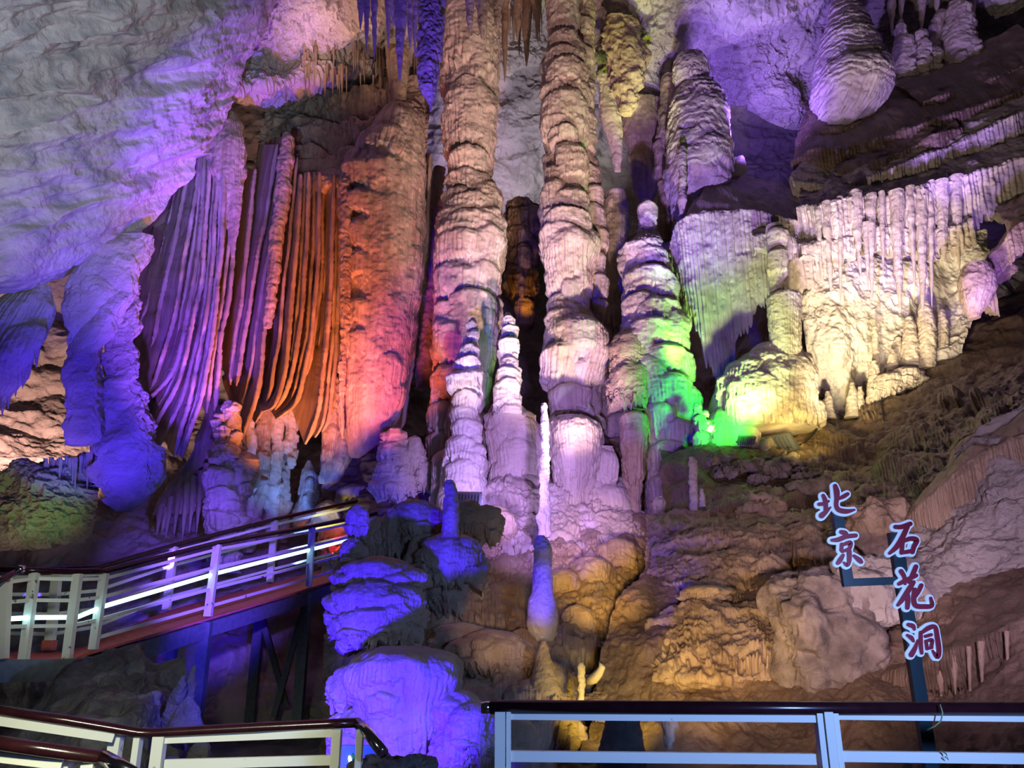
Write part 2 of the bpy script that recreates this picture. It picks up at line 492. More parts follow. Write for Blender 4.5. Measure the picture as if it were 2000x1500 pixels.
def blade(acc, edge, D, dx=-30, dD=1.1, thick=0.10, lift=0.25, sd=0, step=1.8, nq=18, wob=3):
    """One hanging stone curtain fold: its free edge as (pixel x, pixel y) from root to tip, running back dD metres."""
    E = np.array(edge, float)
    L = np.linalg.norm(np.diff(E, axis=0), axis=1).sum()
    n = int(L / step)
    g = cr(E, n)
    q = np.concatenate([np.linspace(0, 1, nq) ** 1.6, np.linspace(1, 0, nq + 1)[1:-1] ** 1.6])
    side = np.concatenate([np.ones(nq), -np.ones(nq - 1)]); side[0] = 0; side[nq - 1] = 0
    ey = g[:, 1][:, None]; y0 = E[0, 1]
    tt = (ey - y0) / (E[-1, 1] - y0)
    Y = y0 + (ey - y0) * (1 - lift * q[None] ** 1.3 * tt ** 2)
    X = g[:, 0][:, None] + dx * q[None] * (0.75 + 0.25 * tt) + wob * vnoise(Y / 90, q[None] * 1.7, 0, sd) * (0.4 + q[None])
    DD = D + dD * q[None] + 0.05 * vnoise(Y / 30, 0.5, 0, sd + 2) + 0 * X
    p = P(X, Y, DD)
    mp = MPP(700, D)
    back = np.array([dx * mp, dD]); back /= np.linalg.norm(back)
    nr = np.array([back[1], -back[0], 0])
    tip = np.clip((1 - tt) / 0.04, 0.15, 1) ** 0.5
    th = thick * (0.45 + 0.75 * np.exp(-(q[None] / 0.10) ** 2)) * tip * np.clip(tt / .035 + .15, 0, 1) ** .5
    th = th * (1 + 0.22 * vnoise(Y / 5, q[None] * 4, 0, sd + 4) + 0.08 * vnoise(Y / 40, q[None] * 3, side[None], sd + 5))
    p = p + nr * (th * side[None])[..., None] * 0.5
    p = p + nr * (0.02 * vnoise(Y / 60, q[None] * 9, 0, sd + 6))[..., None]
    acc.grid(p, True)
    return acc


# ---------------------------------------------------------------- materials
def nt_new(name):
    m = bpy.data.materials.new(name); m.use_nodes = True
    nt = m.node_tree; nt.nodes.clear()
    out = nt.nodes.new('ShaderNodeOutputMaterial'); b = nt.nodes.new('ShaderNodeBsdfPrincipled')
    nt.links.new(b.outputs[0], out.inputs[0])
    return m, nt, b


def rock(name, c1, c2, c3=None, size=0.6, rough=0.55, spec=0.4, bump=0.5, fine=0.05, streak=6.0, veins=0.0, grit=0.0):
    m, nt, b = nt_new(name)
    N = nt.nodes.new; Lk = nt.links.new
    tc = N('ShaderNodeTexCoord')
    mp = N('ShaderNodeMapping'); mp.inputs['Scale'].default_value = (1, 1, 1.0 / streak); Lk(tc.outputs['Object'], mp.inputs[0])
    n1 = N('ShaderNodeTexNoise'); n1.inputs['Scale'].default_value = 1.0 / size; n1.inputs['Detail'].default_value = 6; n1.inputs['Roughness'].default_value = 0.6
    Lk(mp.outputs[0], n1.inputs['Vector'])
    cr_ = N('ShaderNodeValToRGB')
    cr_.color_ramp.elements[0].position = 0.33; cr_.color_ramp.elements[0].color = (*c1, 1)
    cr_.color_ramp.elements[1].position = 0.66; cr_.color_ramp.elements[1].color = (*c2, 1)
    if c3:
        e = cr_.color_ramp.elements.new(0.5); e.color = (*c3, 1)
    Lk(n1.outputs[0], cr_.inputs[0])
    col = cr_.outputs[0]
    if grit:
        n3 = N('ShaderNodeTexNoise'); n3.inputs['Scale'].default_value = 9; n3.inputs['Detail'].default_value = 8
        Lk(tc.outputs['Object'], n3.inputs['Vector'])
        r3 = N('ShaderNodeValToRGB'); r3.color_ramp.elements[0].position = 0.40; r3.color_ramp.elements[1].position = 0.52
        r3.color_ramp.elements[0].color = (1 - grit, 1 - grit, 1 - grit, 1)
        Lk(n3.outputs[0], r3.inputs[0])
        mx = N('ShaderNodeMix'); mx.data_type = 'RGBA'; mx.blend_type = 'MULTIPLY'; mx.inputs[0].default_value = 1
        Lk(col, mx.inputs[6]); Lk(r3.outputs[0], mx.inputs[7]); col = mx.outputs[2]
    Lk(col, b.inputs['Base Color'])
    b.inputs['Roughness'].default_value = rough
    b.inputs['Specular IOR Level'].default_value = spec
    # relief too fine for the mesh
    n2 = N('ShaderNodeTexNoise'); n2.inputs['Scale'].default_value = 1.0 / fine; n2.inputs['Detail'].default_value = 5; n2.inputs['Roughness'].default_value = 0.65
    Lk(tc.outputs['Object'], n2.inputs['Vector'])
    bp = N('ShaderNodeBump'); bp.inputs['Strength'].default_value = bump; bp.inputs['Distance'].default_value = fine * 0.8
    Lk(n2.outputs[0], bp.inputs['Height'])
    last = bp
    if veins:
        vo = N('ShaderNodeTexVoronoi'); vo.feature = 'DISTANCE_TO_EDGE'; vo.inputs['Scale'].default_value = veins
        wn = N('ShaderNodeTexNoise'); wn.inputs['Scale'].default_value = veins * 1.6; wn.inputs['Detail'].default_value = 3
        Lk(tc.outputs['Object'], wn.inputs['Vector'])
        ad = N('ShaderNodeMix'); ad.data_type = 'VECTOR'; ad.inputs[0].default_value = 0.35
        Lk(tc.outputs['Object'], ad.inputs[4]); Lk(wn.outputs['Color'], ad.inputs[5])
        Lk(ad.outputs[1], vo.inputs['Vector'])
        rr = N('ShaderNodeValToRGB'); rr.color_ramp.elements[0].position = 0.0; rr.color_ramp.elements[1].position = 0.07
        Lk(vo.outputs['Distance'], rr.inputs[0])
        b2 = N('ShaderNodeBump'); b2.inputs['Strength'].default_value = 0.9; b2.inputs['Distance'].default_value = 0.06
        Lk(rr.outputs[0], b2.inputs['Height']); Lk(bp.outputs[0], b2.inputs['Normal'])
        last = b2
    Lk(last.outputs[0], b.inputs['Normal'])
    return m


def plain(name, c, rough=0.5, metal=0.0, spec=0.5, chips=None, emit=None, estr=0.0, nz=0.0):
    m, nt, b = nt_new(name)
    b.inputs['Base Color'].default_value = (*c, 1); b.inputs['Roughness'].default_value = rough
    b.inputs['Metallic'].default_value = metal; b.inputs['Specular IOR Level'].default_value = spec
    if emit:
        b.inputs['Emission Color'].default_value = (*emit, 1); b.inputs['Emission Strength'].default_value = estr
    N = nt.nodes.new; Lk = nt.links.new
    tc = N('ShaderNodeTexCoord')
    n1 = N('ShaderNodeTexNoise'); n1.inputs['Scale'].default_value = 9 if chips else 14; n1.inputs['Detail'].default_value = 7
    Lk(tc.outputs['Object'], n1.inputs['Vector'])
    r = N('ShaderNodeValToRGB')
    if chips:
        r.color_ramp.elements[0].position = 0.30; r.color_ramp.elements[0].color = (*chips, 1)
        r.color_ramp.elements[1].position = 0.335; r.color_ramp.elements[1].color = (*c, 1)
        Lk(n1.outputs[0], r.inputs[0]); Lk(r.outputs[0], b.inputs['Base Color'])
    elif nz:
        d = [x * (1 - nz) for x in c]
        r.color_ramp.elements[0].position = 0.3; r.color_ramp.elements[0].color = (*d, 1)
        r.color_ramp.elements[1].position = 0.7; r.color_ramp.elements[1].color = (*c, 1)
        Lk(n1.outputs[0], r.inputs[0]); Lk(r.outputs[0], b.inputs['Base Color'])
    return m


M_CALC = rock('calcite_pale', (.44, .36, .31), (.66, .58, .52), size=.35, bump=.55, fine=.05, streak=5)
M_WHITE = rock('calcite_white', (.60, .54, .50), (.78, .73, .70), size=.3, bump=.5, fine=.05, streak=3)
M_DRAPE = rock('calcite_drapery', (.34, .25, .20), (.62, .50, .42), size=.16, bump=.5, fine=.04, streak=14)
M_WALL = rock('cave_wall_rock', (.36, .32, .30), (.66, .60, .56), (.52, .47, .44), size=1.3, bump=.8, fine=.09, streak=.9, veins=.55, rough=.75, spec=.2)
M_CEIL = rock('ceiling_limestone', (.30, .29, .30), (.60, .55, .52), (.50, .46, .44), size=.9, bump=.55, fine=.10, streak=.5, rough=.8, spec=.15)
M_BROWN = rock('muddy_flowstone', (.13, .085, .055), (.30, .21, .15), (.19, .13, .09), size=.7, bump=.7, fine=.045, streak=1.5, rough=.38, spec=.55)
M_TAN = rock('tan_flowstone', (.30, .21, .14), (.56, .43, .32), size=.4, bump=.6, fine=.05, streak=4, rough=.45, spec=.5)
M_DARK = rock('dark_grey_rock', (.045, .042, .042), (.17, .155, .15), (.09, .083, .08), size=.35, bump=.8, fine=.06, streak=1, rough=.55)
M_RUBBLE = rock('broken_rock', (.16, .13, .12), (.44, .37, .34), size=.25, bump=.9, fine=.05, streak=1, rough=.7)
M_PAINT = plain('cream_rail_paint', (.78, .76, .66), rough=.45, chips=(.16, .13, .11))
M_MAROON = plain('maroon_handrail', (.035, .008, .012), rough=.22, nz=.4)
M_CHROME = plain('chrome', (.75, .76, .80), rough=.12, metal=1.0)
M_STEEL = plain('blue_grey_steel', (.16, .19, .24), rough=.45, metal=.2, nz=.3)
M_CARPET = plain('red_carpet', (.62, .15, .13), rough=.95, spec=.1, nz=.25)
M_POST = plain('dark_teal_post', (.012, .045, .06), rough=.35, nz=.3)
M_RED = plain('crimson_letter', (.36, .012, .05), rough=.4)
M_EDGE = plain('lit_letter_edge', (.55, .68, .9), rough=.4, emit=(.36, .58, 1.0), estr=.55)
M_LED = plain('led_tube', (.8, .95, 1), emit=(.42, .86, 1.0), estr=4.5)
M_BLACK = plain('black_cable', (.02, .02, .022), rough=.4)
M_LAMP = plain('lamp_housing', (.14, .15, .20), rough=.4, metal=.3)
M_GLASS = plain('lamp_glass', (.7, .75, .8), rough=.1)
M_CONC = plain('platform_concrete', (.16, .15, .15), rough=.85, nz=.4)

# ---------------------------------------------------------------- the cave itself
def rel_wall(a=0.35, s=1.6, s2=0.35, a2=0.07, sd=1, st=(1, 1, .7)):
    def f(p, x, y):
        r = a * fbm(p, s, 3, sd, stretch=st)
        r = r + a2 * (1 - 2 * np.abs(fbm(p, s2, 4, sd + 5, stretch=st)))
        return r + 0.015 * fbm(p, 0.08, 2, sd + 8)
    return f


BED = P(360, 252, 14.6) - P(60, 332, 12.4)
BED = BED / np.linalg.norm(BED)


def rel_ceil(p, x, y):
    """Bedded limestone: chipped ledges that run up to the right."""
    a = (p * BED).sum(-1)[..., None]
    q = p - BED * a * .74
    w = 30 * fbm(p, 2.6, 3, 41)
    k = np.floor((y + 0.27 * x + w) / 36.0); t = (y + 0.27 * x + w) / 36.0 - k
    led = sstep(0, .25, t) * (1 - t) ** 0.8 * (0.3 + 0.7 * h1(k, 7)) * np.clip(fbm(q, .9, 3, 77) * 1.8 + .4, 0, 1.5)
    fade = sstep(540, 280, y + 0.25 * (x - 250)) * sstep(540, 400, x)
    r = 0.13 * led * fade + 0.14 * fbm(p, 1.8, 2, 3)
    r = r + (.03 + .10 * fade) * (1 - 2.2 * np.abs(fbm(q, .55, 4, 19, .45)))
    return r + 0.03 * fbm(p, 0.22, 4, 15, .5)


def struct(name, acc, mat):
    return put(name, acc, mat, kind='structure', base=(0, 0, 0))


def net(cols, rows):
    """rows: list of (py, [D per column]) on shared columns"""
    return [[(c, r[0], d) for c, d in zip(cols, r[1])] for r in rows]


# the back of the hall
A = Acc()
sheet(A, net([-150, 60, 250, 480, 700, 880, 1010, 1120, 1250, 1420, 1600, 1800, 2150], [
    (-160, [20, 20, 20, 20, 21, 21, 21, 21, 20, 19, 19, 19.5, 19]),
    (0, [22, 22, 22, 21, 21.5, 22, 22, 22, 21, 20.5, 20.5, 21.5, 21]),
    (120, [23, 23, 23, 22, 23, 23, 23, 23, 22, 22, 22, 22.5, 22]),
    (260, [23, 23, 23.5, 23.5, 24, 24, 24, 24, 24, 24, 24, 23, 22]),
    (420, [22, 22.5, 24, 24, 24, 25, 26, 26, 25, 23, 22, 21, 20]),
    (560, [21, 22, 24, 24, 24, 26, 29, 28, 25, 22, 19, 18.5, 18]),
    (760, [20, 21, 23, 24, 24, 26, 29, 28, 24, 21, 18.5, 18, 18]),
    (950, [18.5, 19, 20, 22, 23, 24, 25, 25, 23, 20, 18, 18, 18]),
    (1120, [16.5, 16.8, 17.5, 18.5, 20, 21, 21, 21, 20, 18, 18, 18, 18]),
    (1330, [15.5, 15.5, 15.8, 16.0, 17, 18, 18, 18, 18, 17, 17, 17, 17]),
    (1560, [14, 14, 14, 14, 14.5, 15, 15, 15, 15, 15, 15, 15, 15])]), 900, 760, rel_wall(.45, 2.0, .5, .07, 3))
struct('wall_back', A, M_WALL)

# low sloping limestone ceiling on the left, ending in a clean lip
A = Acc()
sheet(A, [
    [(-260, -160, 8.0), (0, -160, 8.8), (250, -160, 10.5), (420, -160, 12.0), (520, -160, 13.5), (640, -170, 14.5)],
    [(-260, -20, 8.6), (0, -20, 9.4), (250, -20, 11.2), (410, -20, 12.8), (490, -20, 14.0), (545, -30, 15.0)],
    [(-260, 90, 9.4), (0, 90, 10.2), (230, 90, 12.0), (380, 90, 13.5), (450, 95, 14.4), (492, 100, 15.2)],
    [(-260, 190, 10.2), (0, 190, 11), (200, 195, 12.7), (340, 195, 14), (415, 198, 15), (453, 200, 15.5)],
    [(-260, 290, 11), (0, 290, 11.8), (180, 295, 13.2), (300, 297, 14.3), (370, 300, 15.1), (408, 300, 15.6)],
    [(-260, 390, 11.7), (0, 390, 12.5), (150, 390, 13.7), (250, 388, 14.5), (310, 384, 15.2), (350, 378, 15.6)],
    [(-260, 480, 12.2), (0, 480, 13.0), (120, 470, 14.0), (200, 455, 14.7), (255, 445, 15.2), (296, 436, 15.5)],
    [(-260, 570, 12.6), (0, 548, 13.4), (90, 522, 14.2), (165, 500, 14.8), (225, 480, 15.1), (276, 458, 15.3)],
    [(-260, 600, 13.2), (0, 575, 14.2), (90, 545, 15.0), (165, 520, 15.6), (225, 492, 15.9), (276, 462, 15.9)]],
    620, 640, rel_ceil)
struct('ceiling_left', A, M_CEIL)

# vaulted rock over the upper right
A = Acc()
sheet(A, [
    [(1130, -160, 15.5), (1260, -160, 15), (1400, -160, 15), (1560, -160, 15.5), (1700, -160, 16), (1900, -160, 15.5), (2150, -160, 15)],
    [(1140, 0, 18.3), (1260, 0, 17.2), (1400, 0, 17), (1560, 0, 18), (1700, 0, 19.5), (1900, 0, 19.5), (2150, 0, 18.5)],
    [(1165, 110, 19.2), (1260, 108, 18.2), (1340, 95, 18.6), (1450, 90, 19), (1560, 90, 19.4), (1700, 90, 21), (1900, 90, 21)],
    [(1190, 200, 19.6), (1255, 195, 19.2), (1330, 170, 19.6), (1430, 160, 19.8), (1540, 180, 20), (1640, 190, 21), (1800, 190, 22)],
    [(1215, 260, 20.2), (1262, 265, 20), (1330, 230, 20.6), (1425, 205, 20.4), (1530, 250, 20.6), (1620, 260, 21.4), (1720, 280, 22.5)]],
    700, 420, rel_wall(.35, 1.3, .35, .10, 21, (1, 1, 1)))
struct('ceiling_right', A, M_WALL)

# ceiling above the drapery niche
A = Acc()
sheet(A, [
    [(440, -170, 12.5), (560, -170, 12.5), (700, -170, 12.8), (850, -170, 13), (1000, -170, 13.5), (1150, -170, 14)],
    [(470, -30, 15.5), (560, -30, 15.2), (700, -30, 15.5), (850, -30, 16.5), (1000, -30, 18), (1150, -30, 18.5)],
    [(478, 60, 16.2), (560, 60, 16.3), (700, 60, 17), (830, 60, 18.5), (960, 40, 20.5), (1120, 40, 21)],
    [(470, 125, 16.4), (560, 120, 16.9), (680, 110, 17.8), (800, 105, 19.2), (930, 100, 21.5), (1100, 100, 22)],
    [(440, 175, 16.2), (540, 168, 16.8), (640, 148, 17.6), (750, 140, 18.8), (860, 140, 20.8), (960, 150, 22.6)],
    [(425, 200, 16.8), (530, 190, 17.6), (640, 165, 18.6), (750, 158, 19.8), (850, 160, 21.2), (930, 180, 23.0)]],
    620, 400, rel_wall(.28, 1.1, .28, .10, 31, (1, 1, 1.2)))
struct('ceiling_niche', A, M_WALL)

# muddy slope rising on the right
SLOPE = [
    [(1290, 890, 15.8), (1370, 876, 15.4), (1450, 872, 15.5), (1600, 850, 15.6), (1750, 765, 16), (1900, 655, 16.2), (2150, 490, 16.2)],
    [(1290, 950, 14), (1370, 925, 13.8), (1450, 925, 13.8), (1600, 915, 13.7), (1750, 860, 13.7), (1900, 790, 13.4), (2150, 640, 13)],
    [(1280, 1040, 12.4), (1370, 1030, 12.2), (1450, 1030, 12.1), (1600, 1010, 12), (1750, 965, 11.6), (1900, 890, 11), (2150, 790, 10.3)],
    [(1240, 1140, 11.4), (1340, 1130, 11.2), (1450, 1130, 11), (1600, 1110, 10.6), (1750, 1075, 10.2), (1900, 1010, 9.6), (2150, 930, 8.8)],
    [(1200, 1250, 10.6), (1320, 1250, 10.2), (1450, 1260, 9.9), (1600, 1240, 9.6), (1750, 1210, 9.1), (1900, 1160, 8.5), (2150, 1080, 7.7)],
    [(1160, 1370, 9.8), (1300, 1370, 9.2), (1450, 1390, 8.7), (1600, 1390, 8.3), (1750, 1390, 8), (1900, 1390, 7.5), (2150, 1380, 6.8)],
    [(1130, 1530, 8.6), (1300, 1530, 8.1), (1450, 1540, 7.6), (1600, 1540, 7.3), (1750, 1550, 7), (1900, 1550, 6.6), (2150, 1560, 6.0)]]
def behind(row, dy, dz):
    out = []
    for x, y, d in row:
        q = P(x, y, d) + np.array([0, dy, dz]); a, c = PX(q)
        out.append((float(a), float(c), d + dy))
    return out


SLOPE.insert(0, behind(SLOPE[0], 3.0, .35))
A = Acc()
rg = random.Random(5)
lb = [(rg.uniform(1600, 2060), rg.uniform(780, 1010), rg.uniform(40, 110), rg.uniform(22, 48), rg.uniform(5, 12), .2) for _ in range(70)]
lb += [(rg.uniform(1420, 1750), rg.uniform(960, 1060), rg.uniform(30, 80), rg.uniform(18, 36), rg.uniform(3, 8), .2) for _ in range(30)]


def rel_slope(p, x, y):
    return 0.22 * fbm(p, 1.5, 3, 61) + 0.05 * fbm(p, .35, 4, 64) + 0.02 * fbm(p, .09, 3, 66)


sheet(A, SLOPE, 720, 620, rel_slope, lobes=lb, lwl=7, sd=9)
struct('ground_right', A, M_BROWN)

# floor of the pit below the walkway and the viewing platform
A = Acc()
xs = np.linspace(-14, 12, 160); ys = np.linspace(5.2, 18, 120)
X, Y = np.meshgrid(xs, ys)
Pz = np.stack([X, Y, -0.6 + 0.02 * Y + 0 * X], -1)
Pz[..., 2] += 0.25 * fbm(Pz, 1.7, 4, 88)
A.grid(Pz)
struct('ground_pit', A, M_DARK)
A = Acc().box((0, 1.2, -0.15), (9, 4.0, 0.15))
struct('floor', A, M_CONC)


def SD(px, py):
    """Distance of the muddy slope behind a photo pixel."""
    g = np.array(SLOPE, float)
    g = cr(cr(g, 40).swapaxes(0, 1), 60)
    out = np.zeros(np.broadcast(px, py).shape)
    X, Y = np.broadcast_arrays(np.asarray(px, float), np.asarray(py, float))
    for i in np.ndindex(out.shape):
        col = np.array([(np.interp(X[i], g[:, j, 0], g[:, j, 1]), np.interp(X[i], g[:, j, 0], g[:, j, 2])) for j in range(4, 40)])
        out[i] = np.interp(Y[i], col[:, 0], col[:, 1])
    return out


def patch(acc, x0, x1, y0, y1, lobes, bulge=.5, off=.3, dfun=None, n=9, sd=0, wl=6.5, res=1.5, rough=(.07, .5)):
    """A flowstone flow lying on the slope: bulging in the middle, edges sunk into it."""
    xs = np.linspace(x0, x1, n); ys = np.linspace(y0, y1, n)
    X, Y = np.meshgrid(xs, ys)
    u = np.linspace(-1, 1, n)[None]; v = np.linspace(-1, 1, n)[:, None]
    D = (SD(X, Y) if dfun is None else dfun(X, Y)) + off - bulge * np.sqrt(np.clip((1 - u ** 2) * (1 - v ** 4), 0, 1))
    sheet(acc, np.stack([X, Y, D], -1), int((x1 - x0) / res), int((y1 - y0) / res), rel_wall(rough[0], rough[1], .16, .03, sd + 5), lobes=lobes, lwl=wl, sd=sd)
    return acc


def Dm(py):
    return np.interp(py, [820, 900, 1000, 1100, 1200, 1350, 1500], [16.3, 16.0, 15.2, 13.9, 12.3, 10.0, 8.8])


def scallops(x0, x1, y0, y1, nrow, ncol, w, h, pr, sd):
    """Shingled rows of lobes, lower rows first so that upper hems hang over lower caps."""
    r = random.Random(sd); L = []
    for j in range(nrow):
        for i in range(ncol):
            x = x0 + (x1 - x0) * (i + .5 + (.5 if j % 2 else 0) + r.uniform(-.3, .3)) / ncol
            y = y0 + (y1 - y0) * (j + r.uniform(-.35, .35)) / max(1, nrow - 1)
            k = r.uniform(.7, 1.35)
            L.append((x, y, w * k, h * r.uniform(.75, 1.3), pr * k, r.uniform(.15, .6)))
    return L

# ---------------------------------------------------------------- cave formations
def stone(name, acc, mat, label, cat, group=None):
    return put(name, acc, mat, None, True, label, cat, group)


# tall columns -------------------------------------------------------------
A = Acc()
loft(A, [(-60, 868, 980), (52, 867, 977), (175, 867, 974), (228, 871, 969), (315, 874, 962), (350, 878, 960), (372, 878, 964), (402, 873, 975), (440, 862, 985), (472, 855, 991),
         (500, 853, 990), (535, 853, 980), (605, 853, 974), (675, 851, 972), (745, 853, 962), (798, 846, 955), (850, 843, 950), (960, 838, 950)], 17.0, sd=11, fl=(7, 3.0), wl=7,
     lobes=[(905, 30, 100, 150, 8), (950, 40, 60, 170, 7), (915, 185, 110, 130, 7), (880, 225, 60, 95, 6), (955, 195, 40, 150, 7), (925, 232, 60, 85, 7), (918, 312, 92, 52, 9), (905, 352, 80, 45, 8), (945, 358, 60, 60, 8),
            (890, 388, 70, 50, 9), (955, 372, 60, 80, 10), (925, 402, 90, 55, 10), (880, 425, 70, 60, 10), (960, 430, 70, 70, 10), (925, 440, 130, 60, 11), (890, 458, 90, 80, 11), (900, 478, 110, 70, 13), (955, 470, 70, 100, 12),
            (880, 538, 74, 76, 11), (948, 532, 62, 75, 11), (915, 548, 50, 60, 9), (872, 606, 50, 50, 10), (930, 588, 100, 60, 13), (950, 604, 56, 160, 10), (905, 612, 60, 140, 9), (876, 640, 66, 100, 13), (925, 660, 60, 140, 9),
            (875, 728, 62, 78, 13), (935, 735, 60, 90, 10), (862, 796, 50, 70, 12), (905, 800, 60, 90, 10), (940, 815, 50, 90, 10), (858, 850, 46, 70, 10)],
     auto=dict(n=26, w=(24, 50), h=(30, 70), p=(3, 6)))
stone('flowstone_column', A, M_CALC, 'tall pale stone column on the left of the two, standing left of the green edged one', 'column', 'tall stone columns')

A = Acc()
loft(A, [(66, 1074, 1120), (80, 1072, 1128), (122, 1065, 1142), (175, 1058, 1148), (245, 1054, 1145), (298, 1066, 1140), (350, 1070, 1145), (420, 1058, 1150), (472, 1053, 1165), (505, 1058, 1165), (535, 1072, 1150), (605, 1075, 1150),
         (630, 1068, 1165), (660, 1062, 1182), (692, 1059, 1191), (720, 1060, 1178), (760, 1066, 1156), (800, 1073, 1154), (825, 1074, 1160), (850, 1074, 1176), (885, 1076, 1170), (960, 1074, 1190)], 16.6, sd=12, fl=(7, 2.8), wl=7,
     lobes=[(1100, 78, 60, 45, 8), (1092, 118, 70, 35, 8), (1105, 140, 84, 62, 10), (1075, 185, 50, 60, 8), (1100, 205, 90, 75, 11), (1130, 230, 40, 80, 9), (1080, 250, 54, 40, 9), (1098, 272, 60, 36, 10), (1115, 302, 66, 82, 10),
            (1080, 340, 46, 40, 9), (1078, 368, 50, 70, 11), (1115, 390, 76, 60, 10), (1075, 425, 46, 50, 9), (1105, 432, 90, 40, 12), (1085, 458, 76, 60, 11), (1110, 468, 110, 120, 12), (1150, 470, 40, 90, 9),
            (1090, 600, 50, 40, 7), (1095, 618, 80, 60, 11), (1130, 634, 104, 110, 15), (1090, 688, 72, 82, 14), (1160, 690, 60, 70, 12), (1130, 720, 50, 70, 9), (1112, 762, 84, 62, 13), (1105, 812, 76, 32, 9), (1125, 832, 106, 120, 14)],
     auto=dict(n=26, w=(24, 50), h=(30, 60), p=(3, 7)))
stone('flowstone_column', A, M_CALC, 'tall banded stone column in the middle, second of the pair, green lit along its right edge', 'column', 'tall stone columns')

A = Acc()
loft(A, [(-60, 1128, 1160), (80, 1130, 1160), (175, 1130, 1161), (300, 1125, 1160), (400, 1130, 1176), (440, 1132, 1180), (480, 1135, 1184), (560, 1140, 1183), (640, 1145, 1180), (700, 1140, 1178), (840, 1140, 1172)], 17.0, sd=13, fl=(6, 1.6), wl=6,
     lobes=[(1148, 165, 30, 60, 5), (1148, 225, 34, 80, 6), (1150, 330, 40, 50, 7), (1160, 375, 34, 50, 8), (1155, 410, 50, 60, 9), (1165, 455, 42, 50, 9), (1160, 500, 44, 60, 8), (1168, 545, 32, 50, 8), (1165, 590, 36, 60, 8), (1165, 640, 40, 50, 7)],
     auto=dict(n=24, w=(16, 34), h=(24, 50), p=(3, 6)))
stone('side_column', A, M_CALC, 'slim lumpy stone pillar pressed against the right side of the banded middle column', 'column')

A = Acc()
loft(A, [(-60, 1064, 1134), (20, 1067, 1130), (60, 1071, 1126), (84, 1074, 1122)], 16.5, sd=14, fl=(9, 4), sm=6)
stone('stalactite', A, M_CALC, 'broad fluted stalactite hanging from the top edge onto the banded middle column', 'stalactite')

# right-hand stack of lumps
A = Acc()
loft(A, [(388, 1255, 1262), (400, 1251, 1271), (420, 1250, 1273), (455, 1245, 1281), (478, 1236, 1288), (490, 1214, 1295), (525, 1217, 1301), (552, 1220, 1315), (605, 1219, 1318), (657, 1208, 1334), (710, 1215, 1334), (762, 1225, 1350),
         (815, 1236, 1352), (867, 1250, 1350), (920, 1259, 1340), (990, 1264, 1336), (1060, 1262, 1330)], 16.2, sd=15, fl=(6, 1.6), wl=6, rings=(2.2, 13),
     lobes=[(1258, 470, 66, 40, 8), (1235, 488, 50, 40, 9), (1270, 500, 70, 50, 9), (1260, 540, 110, 50, 12), (1295, 560, 56, 60, 10), (1240, 590, 70, 40, 10), (1280, 600, 90, 60, 12), (1310, 620, 60, 90, 13), (1260, 640, 80, 60, 12), (1240, 662, 60, 70, 11),
            (1290, 690, 80, 60, 12), (1325, 700, 50, 60, 11), (1258, 710, 60, 90, 12), (1300, 745, 90, 70, 12), (1335, 765, 50, 90, 12), (1280, 800, 60, 70, 10), (1320, 830, 70, 60, 12), (1300, 870, 80, 60, 11), (1335, 850, 40, 60, 9), (1290, 930, 60, 70, 10), (1318, 910, 50, 70, 10)],
     auto=dict(n=40, w=(20, 44), h=(20, 44), p=(3, 7)))
stone('stalagmite', A, M_CALC, 'lumpy stepped stone spire right of the middle column, green lit down its right flank', 'stalagmite')

A = Acc()
blob(A, 1232, 640, 70, 130, 15.6, 21); blob(A, 1228, 700, 76, 130, 15.5, 22)
loft(A, [(806, 1215, 1250), (815, 1208, 1260), (832, 1208, 1264), (850, 1213, 1262), (900, 1219, 1256), (950, 1226, 1254), (1030, 1226, 1252)], 15.4, sd=23, fl=(7, 3), lobes=[(1236, 808, 60, 30, 6), (1236, 830, 56, 140, 6)])
stone('stalagmite', A, M_TAN, 'brown vase shaped stalagmite in the shade below the lumpy spire', 'stalagmite')

# dim violet pillars between the columns
A = Acc()
loft(A, [(380, 1178, 1222), (420, 1174, 1228), (520, 1178, 1226), (620, 1182, 1224), (720, 1176, 1230), (850, 1170, 1236), (980, 1165, 1240)], 18.4, sd=24, fl=(7, 2), auto=dict(n=24, w=(24, 44), h=(30, 70), p=(4, 8)))
stone('flowstone_column', A, M_CALC, 'dim violet stone column half hidden behind and between middle column and lumpy spire', 'column')

# white and pink stalagmites at the foot of the left column
A = Acc()
loft(A, [(622, 920, 928), (630, 915, 933), (650, 914, 933), (662, 910, 935), (668, 912, 930), (675, 905, 935), (690, 898, 937), (715, 893, 938), (728, 892, 936), (740, 878, 938), (765, 878, 937), (778, 888, 938), (800, 887, 932), (815, 888, 930),
         (828, 886, 937), (850, 884, 936), (872, 882, 940), (900, 866, 946), (950, 858, 950), (1000, 850, 960)], 15.4, sd=31, fl=(6, 1.4), wl=5,
     lobes=[(923, 650, 30, 18, 4), (918, 678, 44, 30, 6), (915, 700, 50, 34, 7), (895, 728, 44, 50, 8), (925, 722, 44, 60, 8), (912, 770, 56, 50, 8), (905, 796, 50, 60, 8), (915, 822, 56, 60, 9), (900, 855, 60, 60, 9), (930, 870, 46, 60, 8), (905, 905, 70, 60, 9)],
     auto=dict(n=24, w=(14, 30), h=(16, 36), p=(2, 4)))
stone('stalagmite', A, M_WHITE, 'white lavender stacked stalagmite in front of the left tall column', 'stalagmite')

